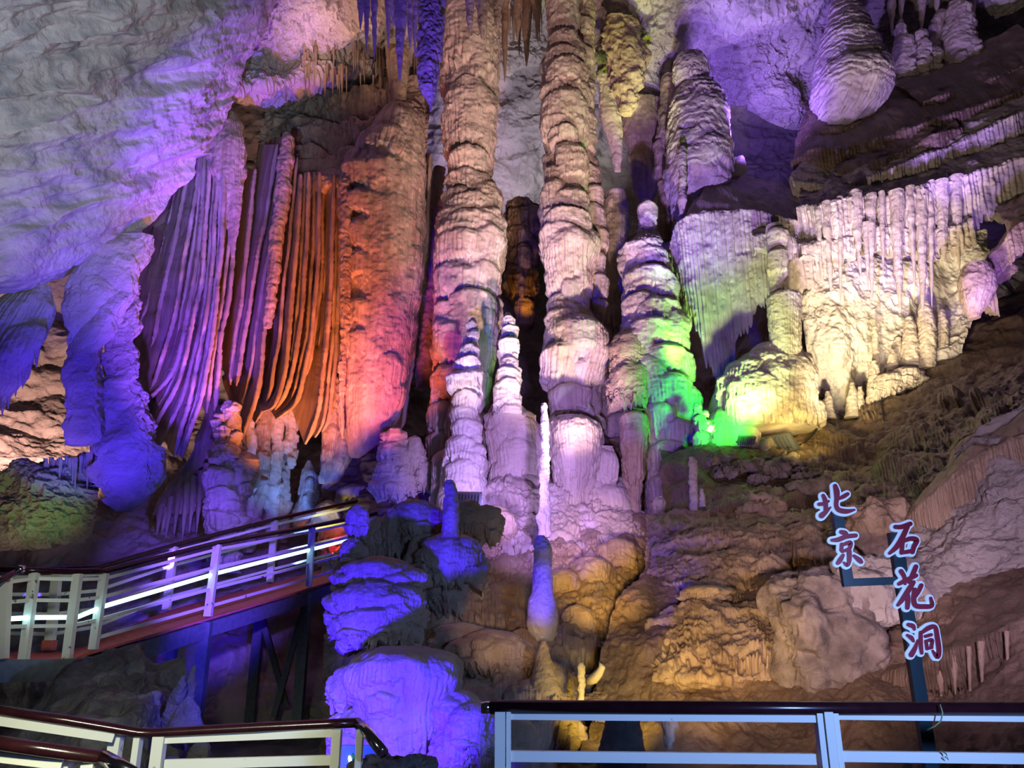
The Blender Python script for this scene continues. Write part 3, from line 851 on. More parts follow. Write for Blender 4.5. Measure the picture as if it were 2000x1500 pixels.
A = Acc()
loft(A, [(612, 988, 996), (620, 983, 1003), (640, 981, 1007), (668, 975, 1013), (690, 980, 1011), (703, 980, 1010), (715, 976, 1014), (727, 972, 1016), (752, 966, 1018), (780, 966, 1014), (797, 962, 1018), (815, 960, 1024)], 15.6, sd=32, fl=(6, 1.2), wl=5, rings=(1.6, 9),
     lobes=[(994, 640, 30, 26, 4), (994, 664, 38, 30, 6), (995, 700, 34, 30, 5), (995, 722, 44, 30, 7), (990, 745, 52, 60, 8), (1005, 780, 30, 40, 5)], auto=dict(n=14, w=(12, 24), h=(12, 26), p=(2, 4)))
stone('stalagmite', A, M_WHITE, 'pink knobbly stalagmite standing right of the white lavender one', 'stalagmite')

A = Acc()
loft(A, [(788, 1058, 1067), (796, 1056, 1070), (830, 1056, 1071), (880, 1056, 1073), (940, 1054, 1073), (1000, 1053, 1075), (1050, 1053, 1076)], 13.4, sd=33, fl=(6, .5), rings=(1.6, 17), rough=(1.5, 14))
loft(A, [(995, 1052, 1063), (1003, 1050, 1066), (1050, 1050, 1068)], 13.2, sd=34, fl=(6, .5))
stone('stalagmite', A, M_WHITE, 'thin white candle like stalagmite standing alone below the middle column', 'stalagmite')


# flowstone skirts under the columns
A = Acc()
H = dict(fl=(6, 3.0), wl=6, asp=.55)
loft(A, [(856, 882, 938), (880, 864, 946), (915, 853, 955), (960, 846, 952), (1010, 840, 960)], 15.9, sd=100, lobes=[(900, 868, 70, 80, 9), (930, 880, 50, 70, 8), (868, 888, 50, 80, 9), (905, 930, 80, 80, 10), (865, 940, 50, 70, 8)], auto=dict(n=12, w=(24, 50), h=(34, 70), p=(4, 8)), **H)
loft(A, [(792, 962, 1016), (815, 956, 1042), (842, 953, 1054), (870, 958, 1062), (920, 962, 1062), (980, 958, 1060), (1040, 950, 1060)], 15.9, sd=101, lobes=[(985, 800, 60, 80, 9), (1020, 815, 60, 80, 9), (970, 840, 60, 90, 9), (1010, 860, 80, 90, 11), (1045, 850, 44, 90, 8), (985, 905, 70, 90, 10), (1030, 930, 80, 80, 11), (975, 960, 60, 70, 9)], auto=dict(n=14, w=(24, 50), h=(34, 70), p=(4, 8)), **H)
loft(A, [(818, 1078, 1150), (828, 1070, 1172), (845, 1066, 1178), (880, 1072, 1176), (920, 1082, 1168), (960, 1090, 1154), (990, 1094, 1146)], 15.3, sd=140, fl=(6, 4), wl=6, lobes=[(1122, 826, 110, 150, 6)])
loft(A, [(935, 1080, 1160), (960, 1074, 1166), (1000, 1070, 1160), (1050, 1076, 1150)], 15.6, sd=102, lobes=[(1100, 940, 70, 80, 9), (1140, 950, 60, 80, 9)], auto=dict(n=10, w=(24, 44), h=(34, 60), p=(4, 7)), **H)
loft(A, [(872, 1160, 1194), (890, 1148, 1204), (920, 1146, 1206), (945, 1150, 1204), (958, 1142, 1222), (985, 1146, 1230), (1020, 1150, 1228), (1050, 1156, 1218), (1066, 1164, 1204)], 15.4, sd=103, lobes=[(1176, 880, 60, 70, 9), (1195, 950, 66, 100, 11), (1165, 965, 60, 90, 10), (1212, 985, 40, 80, 8)], auto=dict(n=8, w=(24, 44), h=(34, 60), p=(4, 7)), **H)
fm = lambda X, Y: Dm(Y) + 0 * X
patch(A, 900, 1250, 930, 1110, scallops(930, 1235, 955, 1070, 4, 6, 78, 62, 10, 3), .7, .5, fm, sd=110)
stone('flowstone_mound', A, M_CALC, 'lavender heap of overlapping flowstone lobes below the two tall columns', 'flowstone')
A = Acc()
patch(A, 965, 1262, 1030, 1330, scallops(1000, 1245, 1050, 1230, 5, 4, 84, 74, 13, 4), 1.0, .7, fm, sd=112)
for i, (x, t, w, h) in enumerate([(1205, 1050, 70, 110), (1150, 1085, 84, 110), (1100, 1110, 70, 100), (1128, 1180, 70, 110), (1108, 1240, 40, 60)]):
    blob(A, x, t, w, h, Dm(t + h * .6) - .2, 200 + i, asp=.7)
stone('flowstone_mound', A, M_TAN, 'golden heap of drooping flowstone lobes right of the small blue stalagmite', 'flowstone')
A = Acc()
patch(A, 835, 1150, 1080, 1560, scallops(870, 1120, 1110, 1480, 6, 4, 96, 84, 14, 5), .9, .6, fm, sd=114)
for i, (x, t, w, h) in enumerate([(968, 985, 76, 130), (942, 1015, 60, 120), (990, 1085, 70, 80), (860, 1180, 66, 110), (960, 1228, 150, 130), (905, 1215, 110, 100), (1075, 1290, 70, 120), (1000, 1400, 90, 110)]):
    blob(A, x, t, w, h, Dm(t + h * .6) - .2, 300 + i, asp=.7)
stone('flowstone_mound', A, M_TAN, 'brown rounded flowstone heap in the bottom middle, right of the deep blue one', 'flowstone')
A = Acc()
sheet(A, [[(x, y, Dm(y) + d) for x, d in ((630, 2.4), (760, 1.6), (900, .9), (1020, .8), (1140, .8), (1260, 1.2), (1330, 1.8))] for y in (850, 930, 1010, 1090, 1170, 1250, 1330, 1420, 1540)], 300, 300, rel_wall(.2, .8, .3, .06, 71))
struct('ground_middle', A, M_BROWN)

# small stalagmites in the bottom middle
A = Acc()
loft(A, [(1046, 1050, 1064), (1054, 1045, 1071), (1075, 1043, 1077), (1100, 1042, 1078), (1160, 1038, 1080), (1180, 1032, 1086), (1215, 1028, 1090), (1240, 1036, 1086), (1252, 1046, 1076)], 10.4, sd=41, fl=(6, .8), rings=(1.8, 20), rough=(2, 16))
stone('stalagmite', A, M_CALC, 'stubby blue lit stalagmite below the thin candle like one', 'stalagmite')
A = Acc()
loft(A, [(1252, 1056, 1066), (1260, 1052, 1070), (1280, 1048, 1076), (1310, 1042, 1084), (1350, 1030, 1098), (1380, 1022, 1106)], 9.6, sd=42, fl=(6, .8), rings=(1, 20))
stone('stalagmite', A, M_TAN, 'low brown cone with a blue tip under the stubby blue stalagmite', 'stalagmite')
A = Acc()
loft(A, [(1294, 1128, 1140), (1300, 1126, 1143), (1320, 1127, 1142), (1372, 1126, 1143)], 9.2, sd=43, fl=(5, .5), rings=(1, 14))
stone('stalagmite', A, M_CALC, 'little pale finger shaped stalagmite above the left end of the railing', 'stalagmite')
A = Acc()
A.tube([P(1148, 1330, 9.4), P(1160, 1325, 9.3), P(1170, 1314, 9.25), P(1176, 1302, 9.2), P(1172, 1292, 9.2)], [.055, .06, .05, .04, .02], 14)
stone('stalagmite', A, M_CALC, 'small curled yellow stone finger beside the pale finger stalagmite', 'stalagmite')
A = Acc()
loft(A, [(1392, 1196, 1240), (1400, 1186, 1248), (1440, 1176, 1256), (1480, 1170, 1262), (1540, 1164, 1268)], 7.4, sd=44, fl=(6, 1), rings=(1.5, 22))
stone('stalagmite', A, M_DARK, 'dark blue grey dome seen through the right railing', 'stalagmite')
A = Acc()
loft(A, [(1396, 1294, 1324), (1420, 1294, 1322), (1445, 1296, 1316), (1462, 1300, 1314)], 7.2, sd=45, fl=(7, 1), rings=(1, 20))
stone('stalagmite', A, M_CALC, 'pale tapered stone peg seen through the right railing beside the dark dome', 'stalagmite')
A = Acc()
rg = random.Random(77)
for i in range(150):
    x = rg.gauss(1205, 34); y = rg.uniform(1318, 1400)
    if abs(x - 1205) > (y - 1300) * .9 + 8: continue
    blob(A, x, y, rg.uniform(9, 22), rg.uniform(8, 18), Dm(y) - .1, 500 + i, auto=None, rings=(0, 9), rough=(2.5, 9))
ob = stone('rubble_heap', A, M_TAN, 'small heap of yellow lit popcorn rubble just above the right railing', 'rubble')
ob['kind'] = 'stuff'

# stubs to the right of the lumpy spire
for a, lab in (([(893, 1347, 1356), (900, 1345, 1362), (940, 1346, 1362), (990, 1348, 1364), (1030, 1350, 1366)], 'cream finger stalagmite at the upper left corner of the muddy slope'),
               ([(955, 1367, 1373), (962, 1365, 1376), (990, 1364, 1378)], 'tiny yellowish stalagmite right beside the cream finger one')):
    A = Acc(); loft(A, a, 13.0, sd=47, fl=(5, .4), rings=(1.5, 16), rough=(1.5, 10)); stone('stalagmite', A, M_CALC, lab, 'stalagmite')
A = Acc()
loft(A, [(970, 1282, 1296), (980, 1278, 1300), (1040, 1276, 1302), (1110, 1270, 1306)], 13.6, sd=48, fl=(6, 1), auto=dict(n=8, w=(14, 26), h=(14, 30), p=(2, 4)))
stone('stalagmite', A, M_CALC, 'narrow pale stalagmite under the foot of the lumpy spire', 'stalagmite')
A = Acc()
for i, (x, t, w, h) in enumerate([(1222, 1040, 60, 110), (1250, 1000, 60, 80), (1240, 1080, 50, 70), (1262, 1060, 40, 50), (1180, 1110, 60, 80)]):
    blob(A, x, t, w, h, Dm(t + h * .6) + .4, 330 + i)
stone('flowstone_mound', A, M_BROWN, 'dark knobbly lumps in the gap between the golden heap and the muddy slope', 'flowstone')

# deep blue mound in the foreground -----------------------------------------
A = Acc()
for i, (x, t, w, h, D, k) in enumerate([
        (698, 984, 44, 90, 9.4, 0), (690, 1050, 50, 70, 9.3, 0), (683, 1085, 60, 90, 9.2, 0), (740, 1010, 60, 110, 9.9, 0), (768, 990, 40, 130, 9.8, 0), (815, 975, 90, 110, 9.9, 0), (800, 1010, 60, 160, 10, 0), (835, 1040, 80, 190, 9.7, 0),
        (870, 1040, 110, 140, 9.5, 0), (905, 1045, 80, 130, 9.5, 0), (880, 1105, 70, 120, 9.6, 0), (850, 1060, 70, 170, 9.7, 0), (915, 975, 60, 90, 10.4, 0), (950, 985, 60, 100, 10.6, 0),
        (745, 1085, 150, 130, 9.0, 1), (690, 1110, 70, 120, 9.0, 0), (740, 1130, 170, 150, 8.8, 1), (675, 1170, 70, 100, 8.8, 0), (725, 1180, 120, 110, 8.6, 0), (770, 1160, 100, 130, 8.7, 0), (800, 1120, 50, 150, 9.0, 0)]):
    blob(A, x, t, w, h, D, 400 + i, asp=.7)
stone('flowstone_mound', A, M_TAN, 'upper deep blue lit flowstone mass with dark drips, right of the walkway end', 'flowstone')
A = Acc()
loft(A, [(938, 873, 885), (948, 868, 891), (975, 866, 894), (1010, 864, 895), (1050, 862, 898)], 9.3, sd=51, fl=(7, .7), rings=(1.5, 16))
stone('stalagmite', A, M_TAN, 'short round stalagmite on top of the upper deep blue mass', 'stalagmite')
A = Acc()
loft(A, [(1262, 745, 830), (1272, 712, 880), (1290, 690, 902), (1320, 684, 905), (1380, 690, 888), (1440, 700, 872), (1500, 716, 860), (1560, 720, 850)], 8.0, asp=.7, sd=52, fl=(9, 2.0), rough=(6, 40), lobes=[(775, 1268, 180, 70, 10), (700, 1290, 80, 90, 9), (850, 1275, 110, 200, 10), (760, 1345, 60, 50, 10), (750, 1395, 130, 110, 8)], auto=dict(n=14, w=(40, 90), h=(50, 120), p=(3, 8)))
for i, (x, t, w, h, D) in enumerate([(672, 1300, 60, 140, 8.2), (665, 1390, 50, 140, 8.1), (700, 1380, 90, 160, 8.0), (900, 1345, 100, 180, 7.8), (925, 1370, 100, 180, 7.6), (890, 1420, 90, 150, 7.6), (955, 1380, 70, 160, 7.7), (870, 1440, 60, 120, 7.7)]):
    blob(A, x, t, w, h, D, 440 + i, asp=.8)
stone('flowstone_mound', A, M_TAN, 'lower deep blue lit flowstone mass at the bottom, left of the right railing', 'flowstone')

_last = {}


def folds_of(parent, e, D, dx, dD, lift, sd):
    """The traced fold and a slightly deeper one halfway to the fold before it."""
    e = np.array(e, float)
    r = cr(e, 14)
    a = Acc(); blade(a, e, D, dx * 1.5, dD, .08, lift, sd); put('fold', a, M_DRAPE, parent)
    if parent.name in _last:
        r0, D0, l0 = _last[parent.name]
        if abs(r0[0, 0] - r[0, 0]) < 32:
            m = (r * .55 + r0 * .45)
            a = Acc(); blade(a, m, (D + D0) / 2 + .14, dx * 1.3, dD, .065, (lift + l0) / 2, sd + 300); put('fold', a, M_DRAPE, parent)
    _last[parent.name] = (r, D, lift)


# draperies -------------------------------------------------------------------
d1 = thing('stone_drapery', P(360, 895, 16.2), 'set of violet lit hanging stone curtains under the low ceiling lip', 'drapery')
for i, (e, D, dx, dD, lift) in enumerate([
        ([(372, 300), (350, 430), (322, 560), (300, 680), (278, 775)], 16.8, -36, .9, .35), ([(392, 285), (380, 400), (362, 500), (345, 600), (320, 700), (290, 792)], 16.4, -34, 1.0, .35), ([(402, 280), (396, 400), (384, 520), (366, 620), (340, 725), (276, 796)], 16.25, -26, 1.0, .3),
        ([(412, 275), (405, 420), (395, 540), (375, 640), (350, 747), (292, 846), (244, 914)], 16.1, -30, 1.2, .35), ([(428, 270), (420, 450), (408, 600), (385, 720), (362, 820), (340, 893)], 16.0, -24, 1.0, .12), ([(438, 268), (436, 460), (420, 620), (398, 760), (356, 895)], 15.9, -20, 1.0, .1),
        ([(458, 262), (446, 400), (430, 500), (414, 622), (394, 765), (384, 800)], 16.0, -24, 1.1, .15), ([(474, 262), (462, 420), (450, 560), (432, 680), (420, 812)], 16.3, -26, 1.1, .15), ([(352, 330), (330, 450), (300, 560), (270, 650)], 17.2, -40, .8, .3)]):
    folds_of(d1, e, D, dx, dD, lift, 60 + i)
a = Acc(); loft(a, [(222, 420, 462), (245, 405, 474), (290, 398, 482), (340, 412, 480), (400, 432, 474), (460, 446, 464), (500, 451, 458)], 16.15, asp=.6, sd=70, fl=(8, 4)); put('root', a, M_DRAPE, d1)
a = Acc(); loft(a, [(300, 385, 478), (400, 350, 470), (600, 296, 446), (750, 262, 416), (850, 250, 380), (888, 300, 350)], 17.6, asp=.25, sd=71, fl=(13, 10), rough=(3, 60), rag=.3); put('backing_curtain', a, M_DRAPE, d1)

d2 = thing('stone_drapery', P(560, 868, 17), 'set of orange lit hanging stone curtains with curved rims, right of the violet ones', 'drapery')
for i, (e, D, dx, dD, lift) in enumerate([
        ([(500, 330), (488, 430), (476, 560), (462, 660), (452, 752)], 17.1, -26, 1.0, .2), ([(545, 282), (524, 400), (505, 500), (484, 622), (462, 754)], 16.9, -34, 1.2, .22), ([(572, 268), (560, 380), (540, 500), (520, 640), (505, 760), (476, 853)], 16.6, -30, 1.1, .2), ([(588, 340), (582, 450), (572, 560), (561, 700), (543, 785), (515, 804)], 16.5, -24, 1.1, .15),
        ([(603, 336), (600, 480), (592, 600), (578, 700), (560, 765), (538, 801)], 16.5, -22, 1.1, .15), ([(624, 336), (622, 500), (612, 640), (594, 745), (577, 792), (541, 819)], 16.45, -24, 1.1, .15), ([(640, 338), (640, 480), (634, 600), (624, 700)], 16.8, -20, .9, .1), ([(654, 340), (648, 500), (640, 650), (630, 745), (616, 830), (597, 868)], 16.4, -24, 1.1, .2),
        ([(664, 345), (662, 500), (660, 640), (652, 750), (645, 815), (630, 844)], 16.5, -18, 1.0, .15)]):
    folds_of(d2, e, D, dx, dD, lift, 80 + i)
a = Acc(); loft(a, [(262, 556, 566), (268, 550, 574), (300, 545, 574), (360, 540, 568), (460, 528, 556), (560, 520, 543), (640, 512, 530)], 16.55, sd=91, fl=(10, 1.5), rings=(1.5, 22)); put('pillar', a, M_DRAPE, d2)
a = Acc(); loft(a, [(340, 664, 684), (360, 662, 692), (480, 664, 690), (560, 664, 684), (640, 664, 680), (720, 660, 676), (800, 662, 674), (857, 667, 671)], 16.3, sd=92, fl=(10, 1.5), rings=(2.2, 26)); put('pillar', a, M_DRAPE, d2)
a = Acc(); terrace(a, [(572, 345, 16.9), (610, 336, 16.6), (650, 342, 16.5), (690, 350, 16.5)], .9, 12, .5, 8, .05, sd=93); put('brim', a, M_DRAPE, d2)
a = Acc(); loft(a, [(318, 560, 690), (340, 520, 694), (500, 490, 692), (700, 466, 682), (790, 460, 668), (830, 500, 650)], 17.7, asp=.2, sd=94, fl=(11, 9), rough=(3, 60), rag=.22); put('backing_curtain', a, M_DRAPE, d2)

A = Acc()
loft(A, [(212, 750, 806), (232, 736, 822), (262, 718, 828), (300, 700, 830), (332, 682, 832), (352, 666, 832), (450, 672, 830), (550, 674, 824), (650, 668, 812), (720, 664, 800), (790, 664, 788), (820, 668, 776), (852, 673, 756), (884, 679, 714), (894, 686, 700)], 16.9, asp=.8, sd=95, fl=(6, 2.4), wl=9, rough=(3, 30),
     lobes=[(702, 340, 60, 60, 8), (705, 400, 70, 50, 9), (700, 450, 70, 60, 8), (705, 510, 60, 60, 7), (700, 600, 60, 60, 5), (690, 300, 80, 60, 9), (745, 270, 120, 60, 8), (700, 660, 56, 60, 5)], auto=dict(n=12, w=(30, 60), h=(40, 80), p=(2, 5)))
stone('stone_curtain', A, M_DRAPE, 'huge fluted red orange stone curtain with a rounded lower tip', 'curtain')

# flows in the niche above the orange curtains
A = Acc()
sheet(A, [[(560, 170, 19.5), (640, 165, 19.5), (720, 155, 19.3), (800, 150, 19), (850, 150, 19)], [(520, 230, 19.8), (620, 225, 19.0), (700, 215, 18.6), (780, 215, 18.3), (840, 215, 18.4)], [(500, 300, 20), (600, 290, 18.6), (690, 280, 18.2), (770, 270, 17.8), (835, 270, 18)], [(520, 360, 19.5), (600, 350, 18), (690, 340, 17.8), (770, 330, 17.6), (830, 330, 18)], [(540, 430, 19.5), (620, 420, 18), (690, 420, 17.9), (770, 420, 17.7), (830, 420, 18)]],
      260, 220, rel_wall(.15, .7, .3, .05, 96), lobes=[(650, 190, 120, 60, 14), (730, 185, 110, 70, 16), (620, 240, 120, 60, 16), (700, 250, 130, 60, 18), (770, 235, 100, 80, 16), (620, 300, 110, 60, 14), (690, 300, 110, 60, 16), (580, 270, 90, 60, 12), (800, 200, 60, 100, 10)], lwl=8, sd=97)
stone('flowstone', A, M_DRAPE, 'dark brown stepped flowstone in the niche above the orange curtains', 'flowstone')

# dark blue slab hanging at the left
A = Acc()
loft(A, [(462, 215, 300), (480, 180, 296), (520, 148, 284), (560, 132, 268), (600, 130, 246), (640, 132, 226), (670, 140, 204), (695, 148, 176)], 15.2, asp=.4, sd=101, fl=(30, 3), rough=(9, 50), fine=(2, 9), sq=.8)
loft(A, [(600, 134, 190), (690, 134, 196), (760, 130, 202), (830, 128, 204), (862, 128, 196), (870, 132, 160)], 15.4, asp=.5, sd=104, fl=(22, 3), rough=(8, 40), fine=(2.4, 9), sq=.5)
loft(A, [(560, 205, 268), (640, 212, 264), (690, 210, 262), (740, 206, 270), (800, 200, 282), (850, 196, 300), (880, 184, 322), (920, 182, 316), (950, 200, 304), (985, 214, 276), (1000, 234, 258)], 15.6, asp=.3, sd=102, fl=(24, 5), rough=(12, 34), fine=(3.4, 9), rings=(4, 46), sq=.55)
stone('rock_slab', A, M_WALL, 'massive dark blue hanging rock slab at the left below the ceiling lip', 'rock')
A = Acc()
loft(A, [(560, 40, 100), (600, -20, 110), (650, -60, 90), (700, -90, 60), (760, -90, 30), (800, -90, -10)], 15.0, asp=.5, sd=103, fl=(9, 5), rough=(6, 40), lobes=[(60, 640, 90, 120, 12), (20, 680, 80, 120, 12), (-10, 740, 60, 100, 10)])
for i, (x, t, h) in enumerate([(20, 730, 70), (8, 745, 70), (34, 715, 60), (48, 700, 60), (60, 690, 50), (74, 670, 50)]):
    stalactite(A, x, t, 12, h, 14.9, 105 + i, lean=-4)
stone('flowstone', A, M_WALL, 'dark violet sloping flowstone with thin drips at the left edge', 'flowstone')
# lower left ledge with roots of drips
A = Acc()
sheet(A, [[(-160, 935, 15.2), (-20, 925, 15.6), (90, 895, 16.0), (190, 880, 16.4)], [(-160, 970, 15), (-20, 965, 15.3), (90, 950, 15.7), (190, 950, 16)], [(-160, 1000, 15), (-20, 1000, 15.2), (90, 1010, 15.6), (185, 1020, 16)], [(-160, 1090, 15.2), (-20, 1080, 15.4), (80, 1070, 15.8), (170, 1060, 16.2)]], 240, 200, rel_wall(.25, .8, .2, .08, 111))
for i in range(26):
    rr = random.Random(i); x = rr.uniform(60, 185)
    stalactite(A, x, 925 - .26 * x + rr.uniform(-8, 10), rr.uniform(6, 12), rr.uniform(30, 75), 15.75 + .3 * rr.random(), 120 + i, lean=-3)
stone('rock_ledge', A, M_WALL, 'rough rock ledge with a row of little drips, green lit, at the left edge', 'rock')

# forest of thin formations behind the walkway
spec = [(428, 790, 60, 260, 'stack', 'violet lumpy stacked stalagmite rising behind the walkway rail'), (445, 880, 80, 160, 'lump', None)]
A = Acc()
loft(A, [(786, 440, 464), (800, 434, 468), (850, 428, 470), (880, 420, 474), (905, 412, 504), (935, 410, 506), (950, 408, 490), (975, 414, 478), (1010, 408, 478), (1040, 414, 466), (1070, 410, 462), (1120, 414, 458)], 16.2, sd=131, fl=(8, 1.5), rings=(5.5, 24), lobes=[(448, 870, 60, 40, 9), (490, 885, 40, 50, 9), (440, 920, 70, 50, 9), (430, 960, 60, 50, 9), (435, 1000, 60, 50, 9)], auto=dict(n=26, w=(22, 50), h=(18, 34), p=(5, 10)))
stone('stalagmite', A, M_CALC, 'violet lumpy stacked stalagmite rising behind the walkway rail', 'stalagmite')
A = Acc()
loft(A, [(780, 410, 440), (840, 390, 440), (900, 370, 430), (950, 330, 420), (980, 310, 400), (1005, 296, 370)], 16.8, asp=.4, sd=132, fl=(9, 3), rough=(5, 30))
for i, (x, t, h) in enumerate([(316, 985, 60), (334, 970, 80), (350, 955, 90), (366, 945, 110), (380, 930, 110), (394, 920, 120), (405, 905, 110), (326, 990, 50)]):
    stalactite(A, x, t, 15, h, 16.6, 133 + i, lean=-10)
stone('flowstone', A, M_DRAPE, 'brown slanting flowstone apron with long drips, left of the violet stacked stalagmite', 'flowstone')
for i, (rows, m, lab) in enumerate([
        ([(770, 470, 496), (880, 478, 500), (960, 482, 498), (1080, 478, 494)], M_WHITE, 'narrow white and orange pillar right beside the violet stacked stalagmite'), ([(760, 500, 534), (870, 505, 530), (940, 500, 526), (1000, 488, 512), (1060, 480, 500)], M_DRAPE, 'slanting grey blue pillar behind the walkway, second from the violet stack'),
        ([(760, 528, 556), (860, 530, 552), (900, 526, 552), (960, 520, 545), (1060, 515, 540)], M_WHITE, 'bright blue ribbed pillar behind the middle of the walkway'), ([(760, 552, 584), (850, 556, 580), (890, 558, 578), (915, 563, 573)], M_WHITE, 'short bright blue hanging stone tooth below the orange curtains'),
        ([(780, 556, 574), (930, 550, 566), (980, 540, 566), (1060, 534, 560)], M_CALC, 'lilac fluted pillar just behind the middle of the walkway handrail'), ([(900, 600, 606), (925, 590, 618), (960, 584, 624), (1000, 578, 628), (1040, 574, 632)], M_WHITE, 'white and blue tiered stalagmite left of the yellow dome')]):
    A = Acc(); loft(A, rows, 17.4 + .15 * i, sd=150 + i, fl=(6, 2), auto=dict(n=10, w=(10, 22), h=(14, 36), p=(2, 4))); stone('stone_pillar', A, m, lab, 'pillar', None)
A = Acc(); loft(A, [(978, 636, 648), (986, 624, 658), (1000, 612, 664), (1030, 600, 670)], 17.0, sd=160, fl=(14, 1), rings=(0, 9)); stone('stalagmite', A, M_CALC, 'smooth yellow lit dome behind the walkway top', 'stalagmite')
A = Acc()
loft(A, [(740, 622, 664), (840, 630, 660), (880, 628, 656), (920, 624, 646), (945, 622, 634)], 17.2, sd=161, fl=(8, 3)); loft(A, [(760, 650, 694), (860, 655, 690), (900, 645, 684), (940, 632, 660), (955, 628, 640)], 17.4, sd=162, fl=(8, 3))
stone('stalactite', A, M_DRAPE, 'yellow lit hanging fold under the tip of the huge red orange curtain', 'stalactite')
A = Acc()
loft(A, [(945, 690, 740), (960, 660, 750), (1000, 640, 752), (1060, 625, 752), (1110, 620, 752)], 18.2, sd=163, fl=(7, 5), lobes=[(700, 950, 70, 60, 10), (670, 1000, 70, 80, 10)])
stone('flowstone', A, M_CALC, 'fiery red lit flowstone seen past the top end of the walkway', 'flowstone')
A = Acc()
for i, (x, t, w, h) in enumerate([(772, 835, 50, 60), (765, 860, 60, 60), (790, 870, 50, 80), (760, 895, 60, 70), (785, 915, 60, 70), (758, 930, 70, 60), (810, 850, 40, 100), (830, 900, 40, 80)]):
    blob(A, x, t, w, h, 16.2, 170 + i)
stone('flowstone_mound', A, M_CALC, 'knobbly wine red stone stack at the right foot of the huge curtain', 'flowstone')
# thin curtain edge right of the big curtain
A = Acc(); blade(A, [(842, 300), (836, 420), (822, 560), (805, 700), (788, 820), (775, 840)], 17.6, -18, .6, .09, .1, 181); stone('stone_curtain', A, M_DRAPE, 'slim dark violet stone fin right behind the huge red orange curtain', 'curtain')
A = Acc()
for i, (rows, D) in enumerate([([(820, 860, 0)], 0)]): pass
loft(A, [(330, 845, 868), (420, 838, 866), (520, 830, 856), (620, 822, 850), (760, 812, 848)], 18.6, sd=182, fl=(6, 2), rough=(4, 20))
stone('stone_pillar', A, M_CALC, 'dim rough pillar in the gap between the huge curtain and left tall column', 'pillar')

# stalactites at the top middle -------------------------------------------------
TOPS = [(838, -60, 54, 250, 12.5, 'largest violet stalactite hanging from the top edge, blunt ended'), (782, -40, 22, 200, 12.9, 'long pointed violet stalactite left of the largest blunt one'), (730, -50, 12, 165, 13.2, 'thin violet stalactite, longest of the left cluster at the top'), (717, -50, 12, 145, 13.3, 'thin violet stalactite just left of the longest in the left cluster'),
        (705, -50, 14, 108, 13.2, 'short violet stalactite, outermost at the left of the top cluster'), (758, -50, 12, 145, 13.5, 'slim violet stalactite midway between left cluster and long pointed one'), (800, -50, 14, 145, 13.4, 'slim violet stalactite between the long pointed and the largest blunt ones'), (811, -50, 12, 162, 13.6, 'needle thin violet stalactite touching the left side of the largest'),
        (770, -60, 22, 110, 13.7, 'short broad violet stalactite behind the long pointed one'), (918, -50, 20, 120, 14, 'violet stalactite hanging before the left tall column, first of three'), (942, -50, 24, 128, 14, 'violet stalactite before the left tall column, middle of three'), (972, -50, 24, 108, 14, 'violet stalactite before the left tall column, rightmost of three'),
        (986, -40, 14, 200, 18, 'long brown stalactite right beside the head of the left tall column'), (1012, -40, 16, 120, 18.5, 'brown stalactite in the fringe between the two tall columns, left one'), (1030, -40, 18, 170, 18.7, 'longest brown stalactite in the fringe between the two tall columns'), (1048, -40, 20, 110, 18.4, 'stubby brown stalactite in the fringe touching the middle column'),
        (780, 105, 26, 188, 16.8, 'tan stalactite with a fine tip hanging before the huge curtain'), (768, 95, 22, 120, 17.2, 'short tan stalactite behind the fine tipped one above the huge curtain')]
for i, (x, t, w, h, D, lab) in enumerate(TOPS):
    A = Acc()
    if i == 0:
        loft(A, [(-60, 814, 872), (40, 816, 868), (110, 815, 861), (160, 816, 852), (176, 820, 850), (190, 832, 848), (205, 838, 844), (217, 840, 842)], D, sd=600, fl=(11, 2), rough=(3, 20), fine=(1.6, 5))
    else:
        stalactite(A, x, t, w * 1.5, h, D, 600 + i, lean=random.Random(i).uniform(-2, 2))
    stone('stalactite', A, M_CALC if D < 15 else M_TAN, lab, 'stalactite', 'stalactites along the top edge')
A = Acc()
rg = random.Random(9)
for i in range(70):
    x = rg.uniform(590, 850); y = np.interp(x, [590, 700, 850], [120, 118, 140]) + rg.uniform(-40, 40)
    stalactite(A, x, y - 10, rg.uniform(4, 8), rg.uniform(22, 60), float(np.interp(x, [560, 700, 850], [16.7, 17.6, 19.8])), 700 + i, fine=(0, 5), step=2.4)
for i in range(40):
    x = rg.uniform(980, 1060); stalactite(A, x, rg.uniform(-40, 10), rg.uniform(5, 12), rg.uniform(40, 110), 19.5 + rg.random(), 780 + i, fine=(0, 5), step=2.4)
ob = stone('stalactite_fringe', A, M_TAN, 'dense fringe of tiny brown drips along the niche ceiling', 'stalactites'); ob['kind'] = 'stuff'

# dark gap formations behind, warm lit bits
A = Acc()
loft(A, [(400, 990, 1050), (470, 985, 1054), (560, 995, 1050), (600, 1005, 1040), (640, 1015, 1030)], 20, sd=191, fl=(7, 4), rough=(6, 25), auto=dict(n=10, w=(20, 40), h=(40, 90), p=(4, 8)))
stone('flowstone', A, M_BROWN, 'dim brown flowstone with a warm glow deep between the two tall columns', 'flowstone')

